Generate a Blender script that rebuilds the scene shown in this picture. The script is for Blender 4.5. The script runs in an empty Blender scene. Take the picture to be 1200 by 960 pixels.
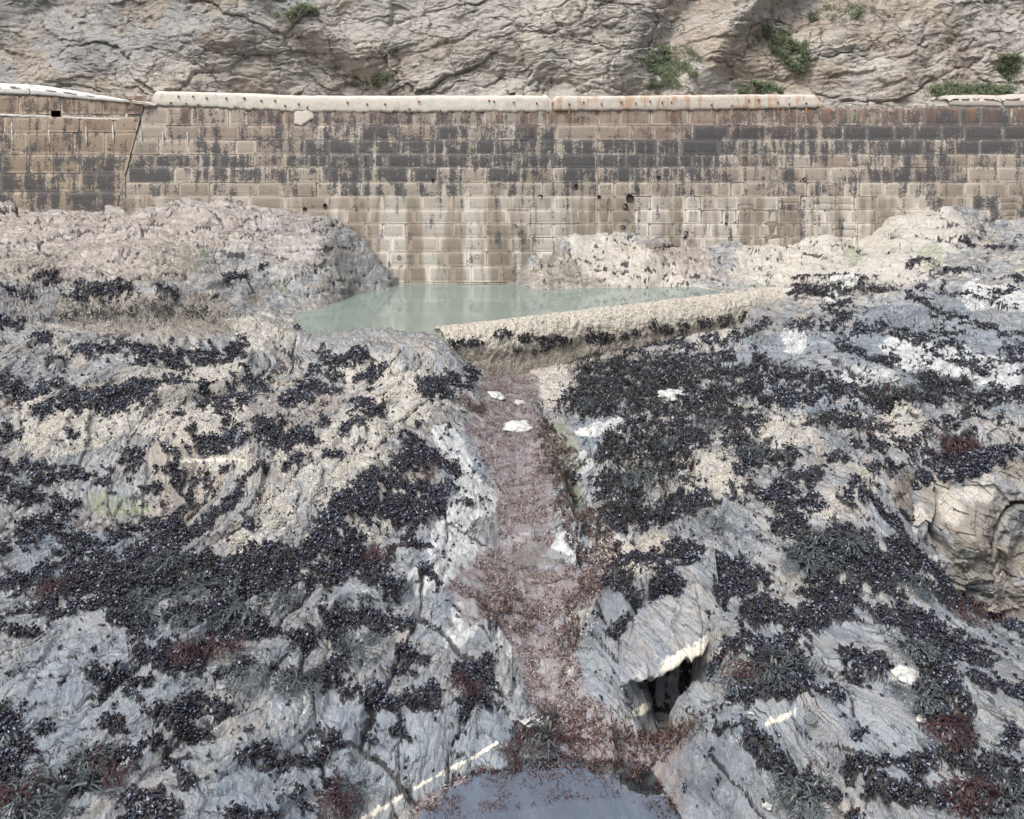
import bpy, math, random
import numpy as np
from mathutils import Vector, Matrix
random.seed(7); RNG = np.random.default_rng(11)
scene = bpy.context.scene; COL = scene.collection
R = math.radians
# ------------------------------------------------------------------ camera, sky, sun, exposure
F, HC, YH, CX = 1040.0, 4.0, 169.0, 600.0          # focal length in photo pixels, eye height, horizon row
cam = bpy.data.cameras.new("camera"); camo = bpy.data.objects.new("camera", cam); COL.objects.link(camo)
cam.sensor_width = 36; cam.lens = 36 * F / 1200; cam.shift_y = -(480 - YH) / 1200
cam.clip_start = .1; cam.clip_end = 500
camo.location = (0, 0, HC); camo.rotation_euler = (R(90), 0, 0); scene.camera = camo
SUN_EL, SUN_AZ = R(58), R(215)                      # azimuth clockwise from +Y
world = bpy.data.worlds.new("World"); scene.world = world; world.use_nodes = True
wn = world.node_tree; bg = wn.nodes["Background"]; bg.inputs[1].default_value = .145
sky = wn.nodes.new("ShaderNodeTexSky"); sky.sky_type = 'NISHITA'; sky.sun_disc = False
sky.sun_elevation = SUN_EL; sky.sun_rotation = SUN_AZ; sky.air_density = 1.0; sky.dust_density = 6.0; sky.ozone_density = 1.0
bw = wn.nodes.new("ShaderNodeRGBToBW"); wn.links.new(sky.outputs[0], bw.inputs[0]); cm = wn.nodes.new("ShaderNodeMix"); cm.data_type = 'RGBA'; cm.inputs[0].default_value = .5
wn.links.new(sky.outputs[0], cm.inputs[6]); wn.links.new(bw.outputs[0], cm.inputs[7]); wn.links.new(cm.outputs[2], bg.inputs[0])   # thin overcast: half the blue is gone
sl = bpy.data.lights.new("sun", 'SUN'); sl.energy = 1.7; sl.angle = R(18); sl.color = (1, .95, .88)
so = bpy.data.objects.new("sun", sl); COL.objects.link(so)
sdir = Vector((math.sin(SUN_AZ) * math.cos(SUN_EL), math.cos(SUN_AZ) * math.cos(SUN_EL), math.sin(SUN_EL)))
so.rotation_euler = sdir.to_track_quat('Z', 'Y').to_euler()
vs = scene.view_settings; vs.view_transform = 'Standard'; vs.look = 'None'; vs.exposure = .86; vs.gamma = 1

# ------------------------------------------------------------------ helpers
def unproj(px, py, z):
    d = F * (HC - z) / (py - YH); return ((px - CX) * d / F, d, z)
def at_depth(px, py, d):
    return ((px - CX) * d / F, d, HC - (py - YH) * d / F)
def tag(o, label=None, cat=None, group=None, kind=None):
    if label: o['label'] = label
    if cat: o['category'] = cat
    if group: o['group'] = group
    if kind: o['kind'] = kind
    return o
def empty(name, loc=(0, 0, 0)):
    o = bpy.data.objects.new(name, None); COL.objects.link(o); o.location = loc; return o
def mesh_np(name, V, Fq, mat=None, smooth=True, parent=None, attrs=None, tris=None):
    """V (n,3), Fq (m,4) quads, tris (k,3)"""
    V = np.asarray(V, dtype=np.float32); me = bpy.data.meshes.new(name)
    loops = []; tot = []
    if Fq is not None and len(Fq): Fq = np.asarray(Fq, dtype=np.int32); loops.append(Fq.ravel()); tot.append(np.full(len(Fq), 4, np.int32))
    if tris is not None and len(tris): tris = np.asarray(tris, dtype=np.int32); loops.append(tris.ravel()); tot.append(np.full(len(tris), 3, np.int32))
    loops = np.concatenate(loops); tot = np.concatenate(tot); start = np.concatenate([[0], np.cumsum(tot)[:-1]]).astype(np.int32)
    me.vertices.add(len(V)); me.vertices.foreach_set("co", V.ravel())
    me.loops.add(len(loops)); me.loops.foreach_set("vertex_index", loops)
    me.polygons.add(len(tot)); me.polygons.foreach_set("loop_start", start); me.polygons.foreach_set("loop_total", tot)
    me.polygons.foreach_set("use_smooth", np.full(len(tot), smooth, dtype=bool))
    for k, a in (attrs or {}).items():
        at = me.attributes.new(k, 'FLOAT_COLOR', 'POINT')
        c = np.ones((len(V), 4), np.float32); c[:, :a.shape[1]] = a; at.data.foreach_set("color", c.ravel())
    me.update(calc_edges=True); me.validate()
    if mat: me.materials.append(mat)
    o = bpy.data.objects.new(name, me); COL.objects.link(o)
    if parent: o.parent = parent
    return o
def _h(ix, iy, iz, seed):
    h = (ix.astype(np.uint32) * np.uint32(374761393) + iy.astype(np.uint32) * np.uint32(668265263) + iz.astype(np.uint32) * np.uint32(2147483647) + np.uint32(seed * 974711 & 0xffffffff))
    h = (h ^ (h >> np.uint32(13))) * np.uint32(1274126177); h ^= h >> np.uint32(16); return h
def noise(x, y, z=None, seed=0):
    """gradient noise about -1..1; 2D when z is None"""
    x = np.asarray(x, np.float64); y = np.asarray(y, np.float64)
    fx = np.floor(x); fy = np.floor(y); ix = fx.astype(np.int64); iy = fy.astype(np.int64); dx = x - fx; dy = y - fy
    u = dx * dx * dx * (dx * (dx * 6 - 15) + 10); v = dy * dy * dy * (dy * (dy * 6 - 15) + 10)
    if z is None:
        zz = np.zeros_like(ix)
        def g(a, b):
            t = _h(ix + a, iy + b, zz, seed).astype(np.float64) * (2 * np.pi / 4294967296.0)
            return np.cos(t) * (dx - a) + np.sin(t) * (dy - b)
        a = g(0, 0); b = g(1, 0); c = g(0, 1); d = g(1, 1)
        return 1.5 * ((a + u * (b - a)) * (1 - v) + (c + u * (d - c)) * v)
    z = np.asarray(z, np.float64); fz = np.floor(z); iz = fz.astype(np.int64); dz = z - fz; w = dz * dz * dz * (dz * (dz * 6 - 15) + 10)
    def g3(a, b, c):
        h = _h(ix + a, iy + b, iz + c, seed)
        g1 = (h & np.uint32(1023)).astype(np.float64) / 511.5 - 1; g2 = ((h >> np.uint32(10)) & np.uint32(1023)).astype(np.float64) / 511.5 - 1; g3_ = ((h >> np.uint32(20)) & np.uint32(1023)).astype(np.float64) / 511.5 - 1
        return g1 * (dx - a) + g2 * (dy - b) + g3_ * (dz - c)
    def pl(c):
        a = g3(0, 0, c); b = g3(1, 0, c); e = g3(0, 1, c); f = g3(1, 1, c)
        return (a + u * (b - a)) * (1 - v) + (e + u * (f - e)) * v
    a = pl(0); b = pl(1); return 1.4 * (a + w * (b - a))
def fbm(x, y, z=None, o=4, seed=0, g=.5, l=2.03):
    s = 0; a = 1; t = 0
    for i in range(o):
        s = s + a * noise(x * l ** i + 17.3 * i, y * l ** i - 9.1 * i, None if z is None else z * l ** i + 5.7 * i, seed + i); t += a; a *= g
    return s / t * 1.6
def cells(u, v, seed=0):
    """distance to the nearest cell border, three random numbers of the cell, offset from its centre"""
    iu = np.floor(u).astype(np.int64); iv = np.floor(v).astype(np.int64); z = np.zeros_like(iu); f1 = np.full(u.shape, 9.); f2 = np.full(u.shape, 9.); hh = np.zeros(u.shape, np.uint32); du = np.zeros(u.shape); dv = np.zeros(u.shape)
    for a in (-1, 0, 1):
        for b in (-1, 0, 1):
            h = _h(iu + a, iv + b, z, seed); cu = iu + a + (h & np.uint32(1023)) / 1023.; cv = iv + b + ((h >> np.uint32(10)) & np.uint32(1023)) / 1023.; eu = u - cu; ev = v - cv; d = eu * eu + ev * ev
            n = d < f1; f2 = np.where(n, f1, np.minimum(f2, d)); f1 = np.where(n, d, f1); hh = np.where(n, h, hh); du = np.where(n, eu, du); dv = np.where(n, ev, dv)
    r = [((hh * np.uint32(k)) >> np.uint32(12) & np.uint32(1023)) / 1023. for k in (2654435761, 2246822519, 3266489917)]
    return np.sqrt(f2) - np.sqrt(f1), r[0], r[1], r[2], du, dv
def facets(u, v, A, seed, tilt=1.3, crack=.35, wd=.07):
    e, a, b, c, du, dv = cells(u, v, seed); k = sst(wd, 0, e) if np.isscalar(wd) else np.clip(1 - e / wd, 0, 1); return A * ((a - .5) + tilt * ((b - .35) * du + (c - .5) * dv * .7)) - A * crack * k, k
def sst(a, b, x):
    t = np.clip((x - a) / (b - a), 0, 1); return t * t * (3 - 2 * t)
def saw(t, k=.82):
    f = t - np.floor(t); return np.where(f < k, f / k, (1 - f) / (1 - k)) - .5

# ------------------------------------------------------------------ node material helper
class NT:
    def __init__(s, name):
        s.mt = bpy.data.materials.new(name); s.mt.use_nodes = True; s.t = s.mt.node_tree; s.p = s.t.nodes["Principled BSDF"]
        s.geo = s.t.nodes.new("ShaderNodeNewGeometry"); s.tc = s.t.nodes.new("ShaderNodeTexCoord"); s.pos = s.tc.outputs["Object"]
    def n(s, typ, **kw):
        nd = s.t.nodes.new(typ)
        for k, v in kw.items(): setattr(nd, k, v)
        return nd
    def put(s, sock, v):
        if v is None: return
        if isinstance(v, bpy.types.NodeSocket): s.t.links.new(v, sock)
        else:
            if isinstance(v, (tuple, list)) and len(v) == 3 and sock.type == 'RGBA': v = (*v, 1)
            sock.default_value = v
    def scale(s, v, sc):
        nd = s.n("ShaderNodeVectorMath", operation='MULTIPLY'); s.put(nd.inputs[0], v); nd.inputs[1].default_value = sc; return nd.outputs[0]
    def noise(s, sc, det=4, rough=.55, vec=None, dist=0, out=0):
        nd = s.n("ShaderNodeTexNoise"); s.put(nd.inputs["Vector"], vec or s.pos); nd.inputs["Scale"].default_value = sc; nd.inputs["Detail"].default_value = det
        nd.inputs["Roughness"].default_value = rough; nd.inputs["Distortion"].default_value = dist; return nd.outputs[out]
    def vor(s, sc, vec=None, feat='F1', out="Distance", rnd=1):
        nd = s.n("ShaderNodeTexVoronoi", feature=feat); s.put(nd.inputs["Vector"], vec or s.pos); nd.inputs["Scale"].default_value = sc; nd.inputs["Randomness"].default_value = rnd; return nd.outputs[out]
    def ramp(s, fac, *st):
        nd = s.n("ShaderNodeValToRGB"); el = nd.color_ramp.elements
        while len(el) < len(st): el.new(.5)
        for e, (p, c) in zip(el, st):
            e.position = p; e.color = (*c, 1) if isinstance(c, tuple) else (c, c, c, 1)
        s.put(nd.inputs[0], fac); return nd.outputs[0]
    def mix(s, f, a, b, mode='MIX'):
        nd = s.n("ShaderNodeMix", data_type='RGBA', blend_type=mode); s.put(nd.inputs[0], f); s.put(nd.inputs[6], a); s.put(nd.inputs[7], b); return nd.outputs[2]
    def warp(s, vec, sc, amt):
        c = s.noise(sc, 4, .6, vec, 0, 1); a = s.n("ShaderNodeVectorMath", operation='SUBTRACT'); s.put(a.inputs[0], c); a.inputs[1].default_value = (.5, .5, .5)
        b = s.n("ShaderNodeVectorMath", operation='MULTIPLY_ADD'); s.put(b.inputs[0], a.outputs[0]); b.inputs[1].default_value = (amt,) * 3; s.put(b.inputs[2], vec); return b.outputs[0]
    def m(s, op, a, b=None, c=None, clamp=False):
        nd = s.n("ShaderNodeMath", operation=op, use_clamp=clamp); s.put(nd.inputs[0], a); s.put(nd.inputs[1], b)
        if c is not None: s.put(nd.inputs[2], c)
        return nd.outputs[0]
    def attr(s, name):
        nd = s.n("ShaderNodeAttribute"); nd.attribute_name = name; sp = s.n("ShaderNodeSeparateColor"); s.t.links.new(nd.outputs["Color"], sp.inputs[0]); return sp.outputs[0], sp.outputs[1], sp.outputs[2], nd.outputs["Color"]
    def bump(s, h, strength=.5, dist=.02, nrm=None):
        nd = s.n("ShaderNodeBump"); s.put(nd.inputs["Height"], h); nd.inputs["Strength"].default_value = strength; nd.inputs["Distance"].default_value = dist
        if nrm: s.put(nd.inputs["Normal"], nrm)
        return nd.outputs[0]
    def out(s, col, rough=.6, nrm=None, spec=.5):
        s.put(s.p.inputs["Base Color"], col); s.put(s.p.inputs["Roughness"], rough); s.p.inputs["Specular IOR Level"].default_value = spec
        if nrm: s.put(s.p.inputs["Normal"], nrm)
        return s.mt

def mat_rock():
    s = NT("shore_rock"); barn, dark, brown, _ = s.attr("wear"); pink, green, quartz, _ = s.attr("alga"); wet, pale, mauve, _ = s.attr("zone")
    fw = s.attr("flow")[3]; fz_ = s.m('ADD', s.m('MULTIPLY', s.noise(9, 8, .78), 1.), s.m('MULTIPLY', s.noise(45, 4, .7), .35))
    def sharp(a, w=.10, k=.8): return s.ramp(s.m('ADD', a, s.m('MULTIPLY', s.m('SUBTRACT', fz_, .675), k)), (.5 - w, 0.), (.5 + w, 1.))
    brown = s.m('ADD', s.m('MULTIPLY', sharp(brown), .75), s.m('MULTIPLY', brown, .25)); mauve = sharp(mauve, .15); pink = sharp(pink, .12, 1.1); green = s.m('MULTIPLY', sharp(green, .15), .8); pale = sharp(pale, .12); quartz = sharp(quartz, .15, 2.2); dark = sharp(dark, .10, .9)
    st = s.scale(fw, (1, .35, .6)); st2 = s.scale(fw, (1.0, .14, .5))
    a = s.noise(1.6, 8, .62, st, .8); b = s.noise(14, 6, .68, st, .5); c = s.noise(60, 5, .7); e = s.noise(.8, 5, .6)
    col = s.ramp(a, (.30, (.07, .08, .095)), (.42, (.14, .165, .19)), (.52, (.215, .23, .245)), (.60, (.30, .275, .24)), (.72, (.16, .155, .15)))
    # streaky laminae of the slate
    col = s.mix(s.ramp(b, (.42, 0.0), (.60, .7)), col, s.mix(e, (.36, .345, .315), (.22, .26, .305)))
    col = s.mix(s.ramp(s.noise(14, 8, .72, st2, .6), (.50, 0.), (.545, .9), (.60, 0.)), col, (.05, .053, .058))
    col = s.mix(s.ramp(s.noise(40, 5, .7, st2, .3), (.34, .7), (.46, 0.)), col, (.08, .08, .085))
    col = s.mix(s.ramp(c, (.36, .8), (.5, 0.)), col, (.09, .09, .095))
    col = s.mix(s.ramp(s.noise(120, 4, .75), (.60, 0.), (.70, .65)), col, (.58, .56, .52))
    col = s.mix(s.ramp(s.noise(5.5, 7, .72, st, 1.0), (.54, 0.), (.62, .6)), col, s.mix(e, (.30, .25, .20), (.16, .17, .18)))
    col = s.mix(s.m('MULTIPLY', s.ramp(s.noise(2.2, 7, .7, st, .8), (.52, 0.), (.64, .75)), s.ramp(fz_, (.6, .4), (.75, 1.))), col, s.mix(c, (.16, .125, .085), (.38, .32, .24)))
    col = s.mix(s.m('MULTIPLY', wet, .45), col, (.15, .19, .24))
    col = s.mix(s.m('MULTIPLY', brown, s.ramp(a, (.3, .95), (.7, .6))), col, s.mix(b, (.08, .07, .058), (.25, .22, .18)))
    col = s.mix(s.m('MULTIPLY', mauve, .5), col, s.mix(c, (.16, .135, .125), (.37, .33, .31)))
    ce = s.vor(1.0, s.warp(s.scale(fw, (2.2, .7, 1.6)), 1.6, 1.3), 'DISTANCE_TO_EDGE'); ck = s.m('MULTIPLY', s.ramp(ce, (.0, 1.), (.022, 0.)), s.ramp(s.noise(1.7, 4), (.42, 0.), (.56, 1.)))
    ce2 = s.vor(3.4, s.warp(s.scale(fw, (2.0, .9, 1.6)), 4., .5), 'DISTANCE_TO_EDGE'); ck2 = s.m('MULTIPLY', s.ramp(ce2, (.0, .8), (.03, 0.)), s.ramp(s.noise(2.9, 4), (.45, 0.), (.58, 1.)))
    ckk = s.m('MAXIMUM', ck, ck2); col = s.mix(ckk, col, (.025, .024, .026))
    # barnacle crust: small pale cells with dark gaps
    v = s.vor(75); v2 = s.noise(7, 7, .72)
    bm = s.m('MULTIPLY', s.ramp(s.m('ADD', v2, s.m('MULTIPLY', s.m('SUBTRACT', barn, .5), .7)), (.44, 0.), (.60, 1.)), s.ramp(v, (.35, 1.), (.75, .25)))
    col = s.mix(s.m('MULTIPLY', bm, .9), col, s.mix(s.noise(25, 3), (.34, .315, .27), (.56, .54, .49)))
    col = s.mix(s.m('MULTIPLY', pale, s.ramp(v2, (.35, .35), (.6, .95))), col, s.mix(c, (.34, .36, .37), (.54, .55, .54)))
    # veins of quartz
    vn = s.noise(1.3, 4, .6, s.scale(fw, (.8, .5, .6)), .3); vein = s.ramp(vn, (.497, 0.), (.5, .8), (.503, 0.))
    col = s.mix(s.m('MULTIPLY', vein, s.ramp(e, (.45, 0.), (.6, 1.))), col, (.46, .45, .42))
    col = s.mix(s.m('MULTIPLY', quartz, s.ramp(s.noise(30, 4), (.32, .2), (.45, 1.))), col, (.54, .51, .44))
    # algal films and the dark peat-like mat under the mussels
    col = s.mix(s.m('MULTIPLY', green, s.ramp(s.noise(12, 5), (.35, 0.), (.6, .9))), col, (.15, .18, .10))
    col = s.mix(s.m('MULTIPLY', pink, s.ramp(s.noise(7, 7, .75), (.38, .1), (.58, 1.))), col, s.mix(c, (.09, .07, .072), (.25, .215, .222)))
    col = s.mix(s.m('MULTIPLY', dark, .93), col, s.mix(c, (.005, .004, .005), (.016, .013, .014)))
    iso = s.noise(13, 9, .72); h = s.m('ADD', s.m('SUBTRACT', s.m('ADD', s.m('MULTIPLY', s.noise(30, 6, .7, st2), .45), s.m('MULTIPLY', iso, 1.3)), ckk), s.m('ADD', s.m('MULTIPLY', c, .35), s.m('MULTIPLY', s.m('MULTIPLY', bm, v), -.5)))
    n1 = s.bump(h, .8, .02); n2 = s.bump(s.noise(150, 3, .7), .45, .008, n1)
    rough = s.m('SUBTRACT', s.ramp(s.noise(3, 5, .65), (.3, .28), (.7, .62)), s.m('ADD', s.m('MULTIPLY', wet, .12), s.m('MULTIPLY', pink, .22)))
    return s.out(col, rough, n2, .5)

def mat_cliff():
    s = NT("cliff_rock"); st = s.scale(s.pos, (.55, .6, 1.5)); t1, t2, t3, _ = s.attr("tone")
    n0 = s.noise(.9, 8, .65, st, 1.6); n1 = s.noise(5, 8, .68, st, 1.4); n2 = s.noise(.16, 4, .5); n3 = s.noise(25, 6, .7)
    col = s.ramp(n0, (.3, (.23, .225, .215)), (.42, (.32, .305, .28)), (.52, (.385, .365, .335)), (.63, (.34, .30, .25)), (.75, (.37, .36, .345)))
    col = s.mix(s.ramp(n1, (.42, .0), (.62, .7)), col, (.40, .38, .345))
    col = s.mix(s.m('MULTIPLY', t1, .85), col, s.mix(n1, (.12, .135, .15), (.33, .335, .335)))
    col = s.mix(s.m('MULTIPLY', t2, .55), col, s.mix(n1, (.22, .165, .115), (.34, .29, .23)))
    col = s.mix(s.m('MULTIPLY', t3, .7), col, s.mix(n3, (.22, .215, .205), (.42, .405, .385)))
    col = s.mix(s.ramp(n3, (.30, .8), (.47, 0.)), col, (.10, .09, .08))
    col = s.mix(s.ramp(s.noise(3.2, 7, .7, st, 2.2), (.515, 0.), (.535, .75), (.56, 0.)), col, (.07, .065, .06))
    col = s.mix(s.ramp(s.noise(34, 5, .75, st), (.62, 0.), (.72, .7)), col, (.55, .52, .47))
    n5 = s.noise(11, 7, .75, s.scale(s.pos, (.5, .6, 1.9)), .8); col = s.mix(s.ramp(n5, (.36, .55), (.46, 0.)), col, (.23, .215, .19)); col = s.mix(s.ramp(n5, (.56, .0), (.68, .6)), col, (.44, .42, .385))
    ce = s.vor(.55, s.warp(s.scale(s.pos, (1, .5, 1.3)), .9, 1.6), 'DISTANCE_TO_EDGE'); ck = s.m('MULTIPLY', s.ramp(ce, (.0, .9), (.03, 0.)), s.ramp(s.noise(.7, 4), (.42, 0.), (.55, 1.))); ce2 = s.vor(2.2, s.warp(s.scale(s.pos, (.8, .5, 1.6)), 2.5, .7), 'DISTANCE_TO_EDGE'); ck = s.m('MAXIMUM', ck, s.m('MULTIPLY', s.ramp(ce2, (.0, .8), (.04, 0.)), s.ramp(s.noise(1.3, 4), (.42, 0.), (.56, 1.)))); col = s.mix(ck, col, (.06, .055, .05))
    n5 = s.m('SUBTRACT', n5, s.m('MULTIPLY', ck, .6))
    nn = s.bump(s.m('ADD', n5, s.m('MULTIPLY', n3, .5)), 1., .055)
    return s.out(col, .85, nn, .2)

def mat_stone(name, left=False):
    s = NT(name); tr, dk, rst, _ = s.attr("block"); lo, stain, _x, _ = s.attr("wallzone")
    n1 = s.noise(3, 7, .65); n2 = s.noise(22, 6, .75); n3 = s.noise(55, 4, .7)
    sv = s.scale(s.pos, (1.3, 1, .13)); nv = s.noise(1.15, 4, .6, sv, .3); nv2 = s.noise(5.5, 5, .65, s.scale(s.pos, (1, 1, .1)))
    base = s.mix(tr, (.235, .215, .185), (.395, .365, .32)) if not left else s.mix(tr, (.24, .20, .15), (.38, .33, .26))
    base = s.mix(s.ramp(n1, (.35, .5), (.65, 0.)), base, (.24, .195, .15))
    # broad damp streaks in the lower courses
    base = s.mix(s.m('MULTIPLY', lo, s.ramp(nv, (.49, 0.), (.53, .75))), base, (.19, .165, .13))
    base = s.mix(s.m('MULTIPLY', lo, s.ramp(nv, (.43, .8), (.48, 0.))), base, (.44, .42, .38))
    base = s.mix(s.m('MULTIPLY', rst, s.ramp(n1, (.35, .2), (.6, .85))), base, s.mix(n2, (.11, .065, .055), (.28, .20, .155)))
    # black lichen, speckled towards its edges
    f = s.m('ADD', s.m('MULTIPLY', dk, .34), s.m('ADD', s.m('MULTIPLY', n2, .9), s.m('MULTIPLY', s.m('SUBTRACT', n1, .5), .8)))
    f = s.m('ADD', f, s.m('MULTIPLY', s.m('SUBTRACT', nv2, .5), 1.0))
    base = s.mix(s.ramp(f, (.57, 0.), (.66, .93)), base, s.mix(s.ramp(n3, (.35, 0.), (.65, 1.)), (.020, .022, .027), (.10, .10, .105)))
    base = s.mix(s.ramp(n3, (.62, 0.), (.72, .55)), base, (.47, .45, .40))
    base = s.mix(s.ramp(n3, (.28, .7), (.40, 0.)), base, (.06, .055, .05))
    base = s.mix(s.m('MULTIPLY', stain, s.ramp(nv2, (.47, 0.), (.58, .8))), base, (.20, .125, .09))
    nn = s.bump(s.m('ADD', n2, s.m('MULTIPLY', n3, .6)), .9, .03)
    return s.out(base, .85, nn, .25)
def mat_mortar():
    s = NT("lime_mortar"); n = s.noise(9, 6, .7); lo, _a, _b, _ = s.attr("wallzone")
    col = s.mix(lo, (.42, .395, .34), (.27, .235, .19)); col = s.mix(s.ramp(n, (.46, .85), (.60, .1)), col, (.11, .10, .09)); return s.out(col, .9, s.bump(n, .6, .02), .2)
def mat_coping(name, rust, tone=(.50, .48, .43)):
    s = NT(name); n = s.noise(5, 6, .7); g = s.noise(30, 5, .7); sv = s.scale(s.pos, (1, 1, .22)); nv = s.noise(3.1, 5, .7, sv)
    col = s.mix(s.ramp(n, (.35, .5), (.6, 0.)), tone, tuple(v * .72 for v in tone))
    col = s.mix(s.ramp(g, (.33, .6), (.45, 0.)), col, (.28, .26, .22))
    col = s.mix(s.ramp(nv, (.60 - .1 * rust, 0.), (.66 - .08 * rust, .3 + .35 * rust)), col, (.34, .19, .11))
    col = s.mix(s.ramp(s.noise(2.3, 6, .75), (.6, 0.), (.68, .6)), col, (.2, .16, .14))
    return s.out(col, .85, s.bump(s.m('ADD', n, s.m('MULTIPLY', g, .5)), .7, .03), .2)
def mat_weir():
    s = NT("barnacled_concrete"); z = s.n("ShaderNodeSeparateXYZ"); s.put(z.inputs[0], s.pos); n = s.noise(5, 6, .7); v = s.vor(38); g = s.noise(30, 5, .75)
    col = s.mix(v, (.66, .63, .57), (.42, .39, .33)); col = s.mix(s.ramp(g, (.38, .75), (.5, 0.)), col, (.18, .15, .115))
    f = s.m('ADD', s.m('MULTIPLY', z.outputs[2], -2.4), s.m('MULTIPLY', s.m('SUBTRACT', n, .5), 1.6))
    col = s.mix(s.ramp(f, (.45, 0.), (1.0, .7)), col, s.mix(g, (.14, .12, .095), (.38, .34, .28)))
    return s.out(col, .85, s.bump(s.m('ADD', s.m('MULTIPLY', v, -1.), g), 1., .04), .25)
def mat_plain(name, c1, c2, sc=8, rough=.8, bump=.3, spec=.3):
    s = NT(name); n = s.noise(sc, 5, .65); return s.out(s.mix(s.ramp(n, (.3, 0.), (.7, 1.)), c1, c2), rough, s.bump(n, bump, .01), spec)
def mat_attr(name, rough=.3, spec=.5, coat=0):
    s = NT(name); _a, _b, _c, col = s.attr("col"); n = s.noise(60, 3); c = s.mix(s.ramp(n, (.3, .45), (.7, 0.)), col, (.012, .011, .012))
    s.p.inputs["Coat Weight"].default_value = coat; return s.out(c, rough, None, spec)
def mat_mussel(name):
    s = NT(name); oi = s.n("ShaderNodeObjectInfo"); n = s.noise(70, 3)
    c = s.ramp(oi.outputs["Random"], (0, (.007, .008, .014)), (.45, (.015, .018, .03)), (.7, (.026, .012, .012)), (.85, (.05, .06, .09)), (1, (.20, .22, .27)))
    c = s.mix(s.ramp(n, (.45, 0.), (.7, .5)), c, (.10, .115, .15)); return s.out(c, s.m('ADD', s.m('MULTIPLY', n, .3), .13), None, .6)
def mat_water(name, col, rough, bump, sc=(1, 1, 1), wdist=.02):
    s = NT(name); n = s.noise(2.0, 3, .5, s.scale(s.pos, sc)); c = s.mix(s.noise(.5, 2), col, tuple(v * .85 for v in col))
    s.p.inputs["IOR"].default_value = 1.33; return s.out(c, rough, s.bump(n, bump, wdist) if bump else None, .5)
def mat_clear(name, rough=.06, tint=(.75, .8, .82), k=1.0):
    s = NT(name); n = s.noise(5, 3, .5, s.scale(s.pos, (1, 2, 1))); nr = s.bump(n, .12, .006)
    tr = s.n("ShaderNodeBsdfTransparent"); tr.inputs[0].default_value = (*tint, 1); gl = s.n("ShaderNodeBsdfGlossy"); gl.inputs["Roughness"].default_value = rough; s.put(gl.inputs["Normal"], nr)
    fr = s.n("ShaderNodeFresnel"); fr.inputs[0].default_value = 1.33; s.put(fr.inputs["Normal"], nr); mx = s.n("ShaderNodeMixShader"); s.put(mx.inputs[0], s.m('MULTIPLY', fr.outputs[0], k, clamp=True)); s.put(mx.inputs[1], tr.outputs[0]); s.put(mx.inputs[2], gl.outputs[0])
    s.put(s.t.nodes["Material Output"].inputs[0], mx.outputs[0]); return s.mt

M_ROCK = mat_rock(); M_CLIFF = mat_cliff(); M_STONE = mat_stone("weathered_granite"); M_STONEL = mat_stone("tan_granite", True); M_MORTAR = mat_mortar()
M_WEIR = mat_weir(); M_MUSSEL = mat_mussel("mussel_shell"); M_MUSSELS = mat_attr("mussel_bed_shell", .17, .32); M_WEED = mat_attr("wrack_frond", .34, .24); M_ALGA = mat_attr("coralline_alga", .6, .3)

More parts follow.
